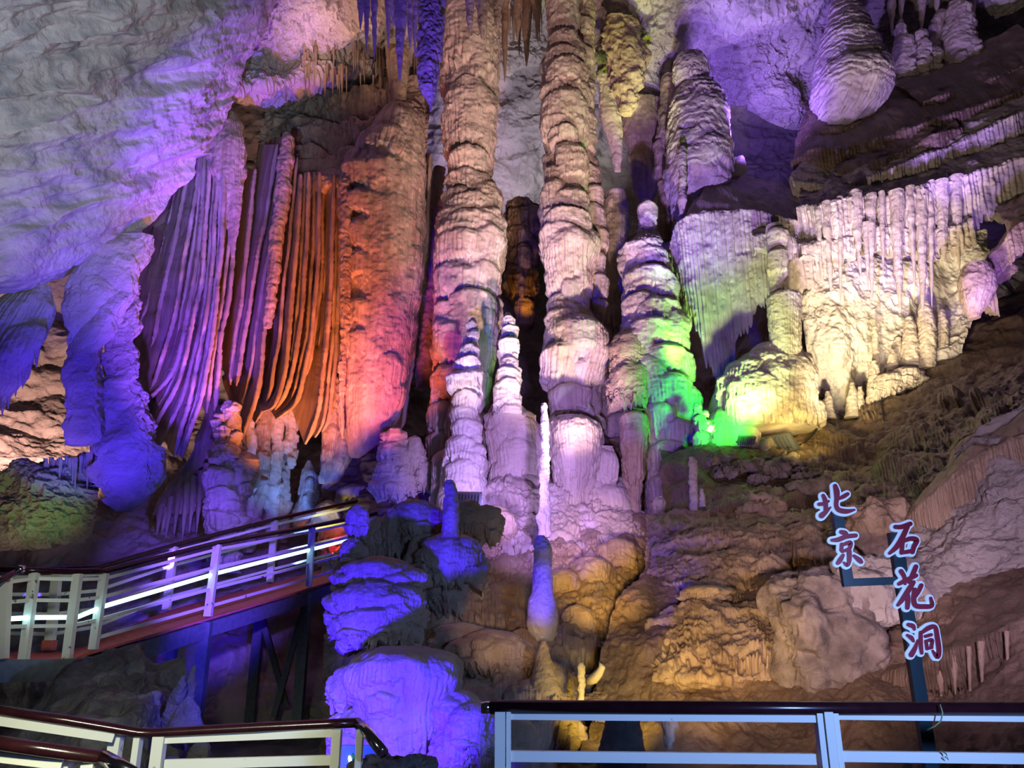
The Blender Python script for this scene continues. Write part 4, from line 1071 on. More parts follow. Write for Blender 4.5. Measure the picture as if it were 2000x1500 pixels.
# upper right: capped tower, banded cone, trio, hanging rock ---------------------
A = Acc()
loft(A, [(128, 1336, 1364), (150, 1332, 1368), (165, 1328, 1382), (185, 1318, 1402), (215, 1311, 1420), (260, 1307, 1425), (330, 1301, 1431), (360, 1303, 1425), (400, 1311, 1390), (440, 1316, 1352)], 17.2, sd=201, fl=(5, 1.0), rings=(6.5, 24), rough=(2.5, 26), auto=dict(n=16, w=(40, 90), h=(40, 80), p=(2, 4)), wl=5)
t = stone('stalagmite', A, M_CALC, 'fat violet banded stone tower wearing a fringed cap', 'stalagmite')
a = Acc(); loft(a, [(108, 1335, 1358), (113, 1322, 1374), (125, 1315, 1381), (142, 1314, 1383), (156, 1314, 1384), (172, 1318, 1382)], 17.0, sd=202, fl=(5, 3.5), sm=4, rag=.25); put('cap', a, M_CALC, t, label='pinkish fringed stone cap')
A = Acc(); loft(A, [(288, 1328, 1336), (300, 1326, 1340), (360, 1325, 1341), (420, 1324, 1340)], 16.2, sd=203, fl=(5, .5), rings=(1.6, 8)); stone('stalagmite', A, M_CALC, 'thin ringed stalagmite leaning on the front of the capped tower', 'stalagmite')
A = Acc(); loft(A, [(150, 1292, 1318), (240, 1284, 1314), (340, 1284, 1306), (420, 1288, 1308), (470, 1292, 1306)], 18.2, sd=204, fl=(6, 2), auto=dict(n=14, w=(14, 30), h=(30, 60), p=(3, 5))); stone('stone_pillar', A, M_TAN, 'brown fluted pillar left behind the capped tower', 'pillar')
A = Acc()
loft(A, [(-60, 1628, 1664), (0, 1628, 1666), (40, 1617, 1690), (100, 1600, 1715), (145, 1592, 1729), (150, 1592, 1730), (180, 1588, 1732), (200, 1590, 1728), (230, 1602, 1700), (262, 1608, 1648)], 17.6, sd=205, fl=(6, 1.2), wl=7, rings=(5.5, 13), rough=(2, 20), lobes=[(1650, 148, 150, 110, 6, .05), (1710, 140, 70, 90, 5)])
stone('stalagmite', A, M_CALC, 'big ribbed grey violet stone cone at the upper right with a fluted skirt', 'stalagmite')
for i, (rows, lab) in enumerate([([(40, 1755, 1764), (60, 1750, 1772), (100, 1746, 1781), (140, 1744, 1786), (165, 1746, 1784)], 'slender tiered stalagmite, leftmost of the group on the upper right shelf'), ([(58, 1792, 1804), (66, 1787, 1812), (110, 1786, 1816), (165, 1786, 1818)], 'round topped tiered stalagmite, second from left on the upper right shelf'),
                                 ([(94, 1820, 1832), (104, 1818, 1836), (165, 1816, 1840)], 'small stub between the tiered stalagmites on the upper right shelf'), ([(24, 1826, 1846), (34, 1820, 1852), (100, 1822, 1856), (150, 1824, 1858)], 'pale straight stalagmite behind the tallest one on the upper right shelf'), ([(6, 1856, 1882), (18, 1850, 1890), (60, 1846, 1900), (100, 1846, 1912), (145, 1848, 1916)], 'tallest broad stalagmite at the right end of the upper right shelf')]):
    A = Acc(); loft(A, rows, 18.4 + (.6 if i == 3 else 0), sd=210 + i, fl=(5, 1.2), rings=(2.4, 12), wl=5, auto=dict(n=14, w=(12, 26), h=(12, 30), p=(2, 4))); stone('stalagmite', A, M_CALC, lab, 'stalagmite', 'stalagmites on the upper right shelf')
UR = [(1742, -40, 22, 110, 'green grey stalactite hanging right of the ribbed cone, first of the fringe'), (1760, -40, 20, 80, 'blue violet stalactite over the slender tiered stalagmite'), (1800, -40, 24, 100, 'dull stalactite over the round topped stalagmite'), (1830, -40, 20, 70, 'small blue violet stalactite over the pale straight stalagmite'), (1900, -40, 22, 90, 'dim stalactite right of the tallest broad stalagmite')]
for i, (x, t, w, h, lab) in enumerate(UR):
    A = Acc(); stalactite(A, x, t, w, h, 19, 640 + i); stone('stalactite', A, M_CALC, lab, 'stalactite', 'stalactites at the upper right')
# hanging rock and leaning slab left of the tower
A = Acc()
loft(A, [(150, 1166, 1200), (200, 1168, 1206), (260, 1180, 1216), (300, 1196, 1214), (335, 1202, 1212)], 17.6, sd=220, asp=.6, fl=(12, 2), rough=(4, 24)); stone('stalactite', A, M_CALC, 'pale lavender leaning stone blade right of the middle column', 'stalactite')
A = Acc()
loft(A, [(40, 1180, 1240), (110, 1185, 1265), (160, 1195, 1262), (200, 1205, 1248), (225, 1214, 1232)], 17.4, sd=221, asp=.6, fl=(7, 3), rough=(8, 26), fine=(2.5, 8)); stone('hanging_rock', A, M_TAN, 'rough yellow green lit rock hanging right of the middle column', 'rock')
A = Acc()
loft(A, [(200, 1216, 1300), (280, 1224, 1296), (340, 1232, 1290), (380, 1245, 1280), (400, 1255, 1268)], 18.8, sd=222, asp=.6, fl=(8, 4), rough=(6, 30)); stone('hanging_rock', A, M_TAN, 'dark brown violet hanging flow between the yellow green rock and capped tower', 'rock')

# great flowstone shelf on the right --------------------------------------------
A = Acc()
terrace(A, [(1540, 310, 17.4), (1580, 292, 16.9), (1640, 285, 16.6), (1720, 262, 16.5), (1800, 240, 16.4), (1900, 205, 16.3), (2000, 170, 16.1), (2120, 130, 15.8)], 2.4, 75, .95, 8, .11, .35, .5, 231, scal=(.9, .30))
terrace(A, [(1546, 280, 17.6), (1590, 250, 17.2), (1660, 240, 17.2), (1740, 205, 17.2)], 1.2, 50, .8, 8, .09, .35, .5, 232, scal=(.6, .2))
terrace(A, [(1640, 330, 16.2), (1720, 310, 16.1), (1800, 270, 16.0), (1880, 240, 15.9)], 1.0, 35, .7, 8, .09, .35, .5, 233, scal=(.5, .2))
terrace(A, [(1800, 195, 16.9), (1880, 175, 16.9), (1960, 140, 16.7), (2060, 90, 16.4)], 1.4, 45, .8, 8, .09, .35, .5, 234, scal=(.5, .2))
stone('flowstone_shelf', A, M_BROWN, 'dark topped upper flowstone shelf with violet fringes under the ribbed cone', 'flowstone')
A = Acc()
terrace(A, [(1536, 342, 16.8), (1575, 352, 16.3), (1640, 352, 15.9), (1720, 330, 15.8), (1800, 300, 15.8), (1900, 258, 15.7), (2000, 212, 15.5), (2120, 160, 15.2)], .8, 22, 1.1, 8, .13, .45, .6, 235, scal=(.5, .15))
terrace(A, [(1556, 402, 15.6), (1610, 398, 15.3), (1660, 380, 15.2), (1740, 375, 15.2), (1820, 355, 15.2), (1900, 330, 15.0), (2000, 300, 14.8), (2120, 260, 14.4)], .9, 30, 1.9, 10, .17, .6, .5, 236, scal=(.6, .18))
terrace(A, [(1660, 440, 15.2), (1740, 430, 15.2), (1830, 440, 15.1), (1900, 420, 15.0)], .6, 15, 1.2, 12, .14, .7, .5, 237, scal=(.6, .15))
stone('flowstone_shelf', A, M_CALC, 'cream lower flowstone shelf hung with long icicle like fringes, right', 'flowstone')
A = Acc()
terrace(A, [(1300, 480, 16.6, 3.0), (1325, 432, 16.1, 4.5), (1370, 408, 15.7, 4.9), (1430, 405, 15.6, 4.4), (1490, 412, 15.6, 3.1), (1540, 425, 15.6, 2.0), (1590, 428, 15.6, 1.8), (1640, 432, 15.7, 1.5)], 2.6, 85, 3.0, 7, .14, .25, .5, 238, scal=(.8, .12), taper=.05)
terrace(A, [(1470, 455, 15.2, .5), (1510, 450, 15.1, .6), (1550, 462, 15.2, .5)], .5, 12, .5, 9, .09, .5, .3, 239)
terrace(A, [(1565, 470, 15.2, .6), (1620, 462, 15.2, .7), (1680, 455, 15.3, .6)], .5, 12, .6, 9, .09, .5, .3, 240)
loft(A, [(440, 1500, 1530), (470, 1496, 1535), (540, 1500, 1530), (572, 1506, 1524)], 15.0, sd=241, fl=(6, 1.5), lobes=[(1515, 450, 44, 40, 6), (1515, 490, 40, 60, 6)])
stone('flowstone_shelf', A, M_CALC, 'organ pipe flowstone wall with a dark domed top, green lit at lower left', 'flowstone')
A = Acc()
terrace(A, [(1925, 500, 14.4), (1960, 460, 14.0), (2000, 430, 13.8), (2100, 380, 13.2)], 1.0, 35, 1.1, 11, .13, .5, .5, 242, scal=(.4, .15))
terrace(A, [(1870, 560, 14.6), (1900, 530, 14.3), (1940, 545, 14.2)], .7, 15, .8, 9, .09, .5, .4, 243, scal=(.4, .15))
loft(A, [(520, 1880, 1930), (545, 1874, 1942), (570, 1876, 1940), (600, 1884, 1925), (622, 1896, 1910)], 14.2, sd=244, fl=(6, 2.5))
stone('flowstone_shelf', A, M_TAN, 'tan overhanging flowstone bulge at the right edge above the muddy slope', 'flowstone')
ICE = [(1612, 440, 18, 140), (1640, 430, 14, 165), (1668, 420, 24, 120), (1700, 425, 20, 160), (1722, 420, 13, 120), (1750, 420, 30, 190), (1776, 410, 17, 150), (1798, 420, 26, 190), (1817, 400, 15, 200), (1838, 400, 30, 110), (1866, 390, 24, 140), (1690, 480, 14, 90), (1598, 450, 12, 100)]
for i, (x, t, w, h) in enumerate(ICE):
    A = Acc(); stalactite(A, x, t - 45, w, h + 45, 15.22, 660 + i, lean=random.Random(i).uniform(0, 14), rough=(w * .12, w * 1.1))
    o = ['first', 'second', 'third', 'fourth', 'fifth', 'sixth', 'seventh', 'eighth', 'ninth', 'tenth', 'eleventh'][i] if i < 11 else ''
    lab = 'cream icicle stalactite, %s from the left, hanging in front of the bright white rock' % o if i < 11 else ('short cream stalactite tucked behind the fourth icicle' if i == 11 else 'thin short stalactite at the left end of the icicle row')
    stone('stalactite', A, M_CALC, lab, 'stalactite', 'icicle stalactites under the right shelf')
# bright rock under the shelf
A = Acc()
sheet(A, [[(1540, 440, 17), (1620, 440, 16.6), (1720, 440, 16.4), (1820, 440, 16.4), (1930, 440, 16)], [(1550, 540, 16.6), (1620, 540, 16.2), (1720, 540, 16.1), (1820, 540, 16.2), (1930, 540, 15.6)], [(1570, 640, 16.2), (1630, 640, 15.9), (1720, 640, 16), (1820, 640, 16), (1900, 620, 15.5)], [(1580, 740, 16.5), (1640, 740, 16.3), (1710, 730, 16.2), (1790, 720, 15.8), (1880, 680, 15.4)], [(1580, 830, 17), (1640, 830, 16.8), (1700, 810, 16.6), (1780, 800, 16.2), (1880, 740, 15.8)]], 320, 320, rel_wall(.18, .8, .22, .035, 251, (1, 1, 1.3)))
struct('wall_right', A, M_WHITE)
# stump, mound, green dome
A = Acc()
loft(A, [(572, 1520, 1545), (577, 1500, 1560), (584, 1497, 1565), (620, 1500, 1563), (660, 1504, 1564), (700, 1506, 1562)], 15.0, sd=261, fl=(6, 2.6), wl=6, sm=2, rough=(1.2, 20), rings=(0, 9))
stone('stalagmite', A, M_CALC, 'flat topped cream stump standing on the yellow green mound', 'stalagmite')
A = Acc()
loft(A, [(672, 1490, 1545), (685, 1465, 1566), (710, 1430, 1578), (745, 1402, 1584), (790, 1386, 1592), (848, 1384, 1600)], 15.5, sd=262, fl=(7, 2.2), wl=7, asp=.8, lobes=[(1500, 676, 90, 60, 10), (1440, 712, 80, 60, 11), (1410, 740, 50, 50, 9), (1535, 700, 80, 150, 10), (1450, 740, 110, 110, 11), (1500, 720, 70, 130, 9), (1560, 715, 44, 130, 8), (1430, 785, 60, 50, 10), (1545, 745, 60, 110, 8), (1580, 790, 36, 60, 8)])
stone('flowstone_mound', A, M_CALC, 'yellow green fluted flowstone mound at the foot of the organ pipe wall', 'flowstone')
A = Acc()
loft(A, [(798, 1400, 1425), (806, 1388, 1448), (822, 1380, 1470), (845, 1374, 1482), (880, 1370, 1490)], 15.15, sd=263, fl=(7, 1.2), asp=.7, rings=(0, 9), rough=(2, 20))
stone('flowstone_mound', A, M_CALC, 'smooth bright green stone dome beside the small floodlight', 'flowstone')
A = Acc()
for i, (x, t, w, h) in enumerate([(1363, 785, 18, 30), (1376, 800, 16, 20), (1366, 808, 26, 30), (1374, 818, 34, 34), (1368, 840, 30, 40)]): blob(A, x, t, w, h, 14.95, 270 + i)
stone('stalagmite', A, M_CALC, 'little knobbly bright green stalagmite left of the green dome', 'stalagmite')
SH = [([(765, 1612, 1620), (780, 1609, 1626), (818, 1606, 1632)], 15.7, 'single small brown cone right of the yellow green mound'), ([(748, 1660, 1668), (765, 1655, 1672), (815, 1650, 1676)], 15.6, 'tan cone, left one of a pair on the muddy slope'), ([(756, 1676, 1684), (770, 1673, 1687), (815, 1671, 1690)], 15.6, 'narrow tan cone, right one of a pair on the muddy slope'),
      ([(626, 1704, 1710), (640, 1703, 1714), (700, 1704, 1716), (790, 1699, 1722)], 15.7, 'tall thin stick stalagmite before the bright white rock'), ([(706, 1700, 1712), (720, 1697, 1716), (770, 1694, 1718), (800, 1690, 1722)], 15.5, 'pale brown stalagmite in front of the tall thin stick'), ([(683, 1738, 1748), (700, 1734, 1752), (770, 1732, 1754)], 15.7, 'ringed brown stalagmite right of the tall thin stick'),
      ([(660, 1748, 1758), (680, 1744, 1764), (760, 1744, 1770)], 15.9, 'small tan stalagmite behind the ringed brown one'), ([(620, 1770, 1782), (640, 1766, 1788), (680, 1762, 1794), (750, 1758, 1800)], 15.7, 'lilac tapering stalagmite near the right end of the small group'), ([(590, 1798, 1810), (605, 1794, 1820), (650, 1794, 1828), (720, 1796, 1826)], 15.6, 'plump violet stalagmite at the right of the small group'),
      ([(606, 1836, 1844), (620, 1832, 1850), (710, 1830, 1854)], 15.7, 'smooth pale violet stub, rightmost of the small group')]
for i, (rows, D, lab) in enumerate(SH):
    A = Acc(); loft(A, rows, D, sd=280 + i, fl=(5, .8), rings=(1.3, 8), rough=(1.5, 10)); stone('stalagmite', A, M_CALC, lab, 'stalagmite', 'small stalagmites on the slope at right')
A = Acc()
for i, (x, t, w, h) in enumerate([(1740, 725, 60, 60), (1770, 715, 60, 50), (1720, 735, 40, 50), (1790, 730, 50, 40)]): blob(A, x, t, w, h, 15.4, 295 + i)
stone('flowstone_mound', A, M_CALC, 'cream lumpy base heap under the ringed brown stalagmite', 'flowstone')

# lower right: ledges, boulder, drip fringes
A = Acc()
patch(A, 1262, 1560, 1000, 1222, [(1400, 1030, 180, 50, 8), (1330, 1050, 110, 60, 8), (1470, 1050, 110, 60, 8), (1335, 1085, 110, 100, 13), (1425, 1080, 150, 115, 15), (1495, 1095, 90, 110, 14), (1300, 1090, 56, 90, 10), (1380, 1120, 90, 70, 10), (1460, 1130, 70, 70, 9)], .55, .3, sd=301)
stone('flowstone_shelf', A, M_TAN, 'golden fringed ledge, upper one on the muddy slope left of the sign', 'flowstone')
A = Acc()
patch(A, 1258, 1560, 1165, 1350, [(1390, 1185, 220, 100, 16), (1480, 1180, 110, 150, 18), (1320, 1215, 120, 70, 12), (1430, 1225, 130, 90, 12), (1360, 1240, 100, 70, 9)], .6, .3, sd=302)
stone('flowstone_shelf', A, M_TAN, 'large golden fringed ledge, lower one left of the big grey boulder', 'flowstone')
A = Acc(); blob(A, 1376, 1142, 100, 40, 10.3, 303, rings=(1, 7)); stone('flowstone_mound', A, M_TAN, 'small loaf shaped lump between the two golden ledges', 'flowstone')
A = Acc()
patch(A, 1425, 1650, 990, 1120, [(1500, 1030, 110, 70, 10), (1570, 1028, 110, 80, 11), (1620, 1040, 60, 70, 9), (1460, 1040, 50, 50, 7)], .4, .25, sd=304)
patch(A, 1440, 1535, 955, 1025, [(1485, 972, 60, 30, 6), (1510, 976, 40, 24, 5)], .25, .15, sd=305)
stone('flowstone_shelf', A, M_TAN, 'small pinkish fringed ledge on the slope left of the first sign character', 'flowstone')
A = Acc()
patch(A, 1610, 1830, 925, 1080, scallops(1640, 1810, 945, 1040, 4, 4, 50, 44, 9, 8), .45, .25, sd=306, wl=8)
stone('flowstone_shelf', A, M_TAN, 'knobbly pale ledge behind the gap between first and third sign characters', 'flowstone')


def boulder(acc, cx, cy, w, h, D, sd, dep=.8, amp=.16, tex=.28):
    th = np.linspace(0, np.pi, 130); ph = np.linspace(0, 2 * np.pi, 240, endpoint=False)
    T, H = np.meshgrid(th, ph, indexing='ij')
    c = P(cx, cy, D); m = MPP(cy, D)
    d = np.stack([np.sin(T) * np.sin(H), -np.sin(T) * np.cos(H), np.cos(T)], -1)
    q = np.sign(d) * np.abs(d) ** .8
    p = c + q * np.array([w / 2, w / 2 * dep, h / 2]) * m
    s = w * m
    p = p + d * (amp * s * fbm(p, s * .5, 3, sd) + .05 * s * (1 - 2 * np.abs(fbm(p, s * tex, 4, sd + 4))) + .012 * s * fbm(p, s * .06, 3, sd + 7))[..., None]
    acc.grid(p, True); return acc


A = Acc(); boulder(A, 1610, 1240, 230, 220, 8.9, 311); stone('boulder', A, M_RUBBLE, 'big rough grey boulder bedded in the slope right of the golden ledges', 'boulder')
A = Acc(); boulder(A, 1700, 1160, 150, 110, 8.9, 312); stone('boulder', A, M_WALL, 'pale angular block behind the sign crossbar', 'boulder')
A = Acc(); boulder(A, 1720, 1040, 130, 130, 9.9, 313); stone('boulder', A, M_TAN, 'rounded brown boulder between the two columns of sign characters', 'boulder')
# right: smooth pale wall with fringes
A = Acc()
sheet(A, [[(1740, 1010, 9.95), (1810, 960, 9.75), (1900, 870, 9.55), (2000, 800, 9.15), (2140, 720, 8.65)], [(1760, 1080, 9.35), (1830, 1050, 9.15), (1910, 1000, 8.85), (2010, 950, 8.55), (2140, 900, 8.05)], [(1770, 1150, 8.95), (1840, 1140, 8.65), (1920, 1110, 8.45), (2020, 1080, 8.15), (2140, 1050, 7.65)], [(1740, 1220, 8.85), (1830, 1220, 8.75), (1920, 1190, 8.65), (2020, 1150, 8.45), (2140, 1130, 7.95)]], 320, 260, rel_wall(.12, .6, .3, .03, 315), lobes=scallops(1790, 2020, 900, 900, 1, 6, 64, 110, 5, 12) + scallops(1800, 2030, 860, 860, 1, 5, 70, 90, 5, 13), lwl=9, sd=316)
stone('rock_slab', A, M_WALL, 'pale cracked rock face behind the right column of sign characters', 'rock')
A = Acc()
terrace(A, [(1768, 1004, 9.5), (1830, 948, 9.22), (1900, 890, 8.97), (2000, 832, 8.6), (2110, 775, 8.2)], 1.0, 45, .85, 9, .10, .55, .4, 318, scal=(.4, .12))
stone('flowstone_shelf', A, M_TAN, 'pinkish drip fringe under a dark rim at the right edge, above the pale cracked face', 'flowstone')
A = Acc()
terrace(A, [(1712, 1322, 8.5), (1760, 1303, 8.25), (1820, 1278, 8.05), (1890, 1246, 7.85), (1960, 1214, 7.65), (2080, 1165, 7.25)], 1.0, 105, .42, 7, .07, .6, .5, 321, scal=(.4, .12))
stone('flowstone_shelf', A, M_BROWN, 'long brown ledge with a drip fringe running to the right edge beside the sign post', 'flowstone')
DR = [(1835, 1285, 20, 100, 'broad drip under the long brown ledge, nearest right of the sign post'), (1862, 1285, 18, 80, 'drip under the long brown ledge, second from the sign post'), (1892, 1270, 10, 130, 'thin long drip in the middle of the long brown ledge'), (1915, 1260, 14, 105, 'curved drip right of the thin long one under the ledge'), (1966, 1240, 9, 115, 'thin drip near the right edge under the long brown ledge'), (1775, 1320, 16, 60, 'short drip under the long brown ledge left of the sign post')]
for i, (x, t, w, h, lab) in enumerate(DR):
    A = Acc(); stalactite(A, x, t - 8, w, h, float(np.interp(x, [1715, 1870, 2080], [8.4, 7.88, 7.25])), 330 + i, lean=4); stone('stalactite', A, M_TAN, lab, 'stalactite', 'drips under the long brown ledge')
A = Acc()
sheet(A, [[(1690, 1290, 9.0), (1800, 1270, 8.7), (1920, 1230, 8.4), (2120, 1180, 7.8)], [(1700, 1370, 8.7), (1800, 1350, 8.4), (1920, 1330, 8.2), (2120, 1290, 7.6)], [(1680, 1440, 8.5), (1800, 1420, 8.2), (1920, 1420, 8.0), (2120, 1400, 7.3)], [(1640, 1540, 8), (1800, 1540, 7.4), (1920, 1540, 7.3), (2120, 1540, 6.7)]], 240, 180, rel_wall(.12, .5, .3, .03, 341))
stone('rock_slab', A, M_WALL, 'tan recessed rock face below the long brown ledge', 'rock')
# rubble beside the lamps
rg = random.Random(31)
for i in range(26):
    x = rg.uniform(1385, 1590); y = float(np.interp(x, [1385, 1480, 1590], [905, 893, 912])) + rg.uniform(-14, 26)
    A = Acc(); w = rg.uniform(16, 40)
    boulder(A, x, y, w, w * rg.uniform(.4, .7), 15.2 - (y - 876) * .033, 350 + i, dep=.8, amp=.3)
    stone('stone', A, M_RUBBLE, 'loose broken stone in the dark pile below the two floodlights', 'stone', 'loose stones below the floodlights')
A = Acc(); boulder(A, 1482, 880, 66, 46, 15.0, 391, amp=.25); stone('boulder', A, M_RUBBLE, 'brown broken block between the two floodlights', 'boulder')
for i, (x, y, w, h, lab) in enumerate([(1480, 920, 46, 26, 'lilac lit flat stone below the brown broken block'), (1482, 934, 30, 12, 'tiny lilac pebble under the lilac flat stone'), (1590, 955, 70, 30, 'lilac flaky stones left of the first sign character')]):
    A = Acc(); boulder(A, x, y, w, h, 15.3 - (y - 876) * .033 if y < 926 else 13.6 - (y - 926) * .0155, 395 + i, amp=.3); stone('stone', A, M_RUBBLE, lab, 'stone')

# lower left: weathered rock under the walkway -----------------------------------
A = Acc()
sheet(A, [[(20, 1400, 8.6), (60, 1370, 8.4), (100, 1330, 8.4), (140, 1280, 8.4), (200, 1246, 8.6), (270, 1238, 8.8), (310, 1260, 8.8), (330, 1290, 8.9)], [(0, 1430, 8.0), (60, 1410, 7.7), (120, 1370, 7.6), (180, 1320, 7.7), (240, 1290, 7.9), (300, 1290, 8.1), (340, 1310, 8.3), (372, 1300, 8.5)], [(-20, 1470, 7.3), (60, 1460, 7.0), (130, 1430, 6.9), (200, 1390, 7.0), (260, 1360, 7.2), (320, 1350, 7.5), (355, 1370, 7.8), (385, 1380, 8.1)], [(-40, 1540, 6.7), (60, 1540, 6.5), (130, 1520, 6.4), (200, 1480, 6.5), (260, 1450, 6.8), (310, 1430, 7.1), (360, 1430, 7.5), (398, 1420, 7.9)], [(-40, 1620, 6.4), (60, 1620, 6.2), (130, 1620, 6.1), (200, 1590, 6.2), (260, 1570, 6.5), (310, 1550, 6.9), (360, 1540, 7.3), (400, 1520, 7.8)]],
      420, 360, lambda p, x, y: .20 * fbm(p, .9, 3, 401) - .17 * np.abs(fbm(np.stack([(p[..., 0] * .8 - p[..., 2] * .6), p[..., 1], (p[..., 0] * .6 + p[..., 2] * .8) * .22], -1), .42, 3, 402)) * sstep(90, 230, x) + .02 * fbm(p, .12, 3, 403))
stone('boulder', A, M_DARK, 'large dark weathered rock with sharp ribs below the walkway landing', 'boulder')
for i, (rows, lab) in enumerate([([(1300, 376, 384), (1340, 358, 382), (1400, 345, 372), (1460, 330, 352)], 'upright dark stone fin, taller one at the right of the weathered rock'), ([(1320, 352, 366), (1350, 334, 362), (1400, 316, 346), (1480, 290, 322)], 'dark stone fin leaning against the weathered rock'), ([(1360, 366, 374), (1390, 340, 392), (1420, 326, 398), (1445, 330, 396)], 'blue lit lump beside the foot of the walkway support'), ([(1440, 390, 406), (1470, 370, 408), (1520, 345, 400)], 'low blue edged stone fin under the cream railing')]):
    A = Acc(); loft(A, rows, 7.5 - .12 * i, asp=.7, sd=410 + i, fl=(14, 1), rough=(4, 24), rings=(0, 9)); stone('rock_fin', A, M_DARK, lab, 'rock')
A = Acc(); boulder(A, 768, 1510, 150, 60, 5.2, 421); stone('boulder', A, M_DARK, 'smooth dark rock at the bottom edge below the chrome stair handrail', 'boulder')

# ---------------------------------------------------------------- railings, walkway, sign, lamps
def hrail(name, parent, pts, r, mat, flat=1.0):
    a = Acc().tube(pts, r, 16, flat)
    return put(name, a, mat, parent)


def on(px, D, z):
    """pixel column, distance, height -> point"""
    p0 = P(px, 900, D)
    # x depends on the height through the camera distance
    zc = D * CP + (z - EYE[2]) * SP
    return np.array([(px - 1000) / F * zc, D, z])


def zat(py, D):
    return float(P(1000, py, D)[2])


def build_platform_railing():
    D = 3.75
    t = thing('platform_railing', (0.9, D, 0), 'near pale railing with maroon handrail and chrome end cap along the bottom right', 'railing', None)
    zt = zat(1381, D)
    a = Acc().tube([on(958, D, zt), on(2090, D, zat(1386, D))], .031, 18)
    put('handrail', a, M_MAROON, t)
    put('end_cap', Acc().tube([on(940, D, zt - .002), on(959, D, zt - .002)], .026, 18), M_CHROME, t, label='chrome end cap')
    for y0, y1 in ((1389, 1405), (1466, 1487)):
        z1, z0 = zat(y0, D), zat(y1, D)
        for xa, xb in ((996, 1592), (1630, 2090)):
            p, q = on(xa, D, (z0 + z1) / 2), on(xb, D, (z0 + z1) / 2 - .012)
            put('rail', Acc().bar(p, q, .03, z1 - z0), M_PAINT, t, smooth=False)
    for xa, xb in ((967, 987), (989, 998), (1591, 1602), (1604, 1621), (1623, 1633)):
        p = on(xa, D, zat(1389, D)); q = on(xb, D, zat(1389, D))
        put('post', Acc().box(((p[0] + q[0]) / 2, D, (p[2]) / 2 - .0), ((q[0] - p[0]) / 2, .035 if xb - xa > 12 else .025, p[2] / 2)), M_PAINT, t, smooth=False)
    return t


def build_left_railing():
    t = thing('stair_railing', (-2.2, 4.9, 0), 'cream railing with maroon handrail crossing the lower left, chrome stair handrail at its right end', 'railing')
    k = [(-40, 1383, 4.7), (130, 1407, 4.85), (270, 1431, 5.0), (300, 1432, 5.02), (500, 1421, 5.05), (640, 1414, 5.1), (700, 1411, 5.1)]
    pts = [P(*q) for q in k]
    put('handrail', Acc().tube(pts, .036, 18, .8), M_MAROON, t)
    e = [P(698, 1412, 5.1), P(712, 1424, 5.0), P(748, 1470, 4.8)]
    put('stair_handrail', Acc().tube(e, .033, 18), M_CHROME, t, label='bent chrome handrail')
    # upper rails and lower rail
    put('rail', Acc().bar(P(-40, 1402, 4.7), P(222, 1441, 4.95), .03, .048), M_PAINT, t, smooth=False)
    put('rail', Acc().bar(P(322, 1444, 5.03), P(655, 1431, 5.1), .03, .045), M_PAINT, t, smooth=False)
    put('rail', Acc().bar(P(322, 1493, 5.03), P(655, 1484, 5.1), .03, .055), M_PAINT, t, smooth=False)
    for x0, y0, w in ((229, 1432, 22), (271, 1440, 12), (313, 1438, 22), (659, 1424, 17), (704, 1424, 12)):
        D = 5.02
        p = P(x0, y0, D); m = w * MPP(y0, D) / 2
        put('post', Acc().box((p[0], D, p[2] / 2), (m, .03, p[2] / 2)), M_PAINT, t, smooth=False)
    n = thing('corner_railing', (-2.6, 4.0, 0), 'nearest dark handrail with pale rail under it in the bottom left corner', 'railing')
    put('handrail', Acc().tube([P(-40, 1446, 3.9), P(90, 1465, 4.0), P(204, 1481, 4.1), P(260, 1515, 4.0)], .036, 18, .9), M_MAROON, n)
    put('stair_handrail', Acc().tube([P(203, 1480, 4.08), P(225, 1492, 4.02), P(262, 1514, 3.93)], .034, 18), M_CHROME, n, label='bent chrome handrail')
    put('rail', Acc().bar(P(-40, 1472, 3.95), P(122, 1492, 4.05), .03, .05), M_PAINT, n, smooth=False)
    for x0 in (128, 176):
        p = P(x0, 1490, 4.1)
        put('post', Acc().box((p[0], 4.1, p[2] / 2), (.03, .03, p[2] / 2)), M_PAINT, n, smooth=False)


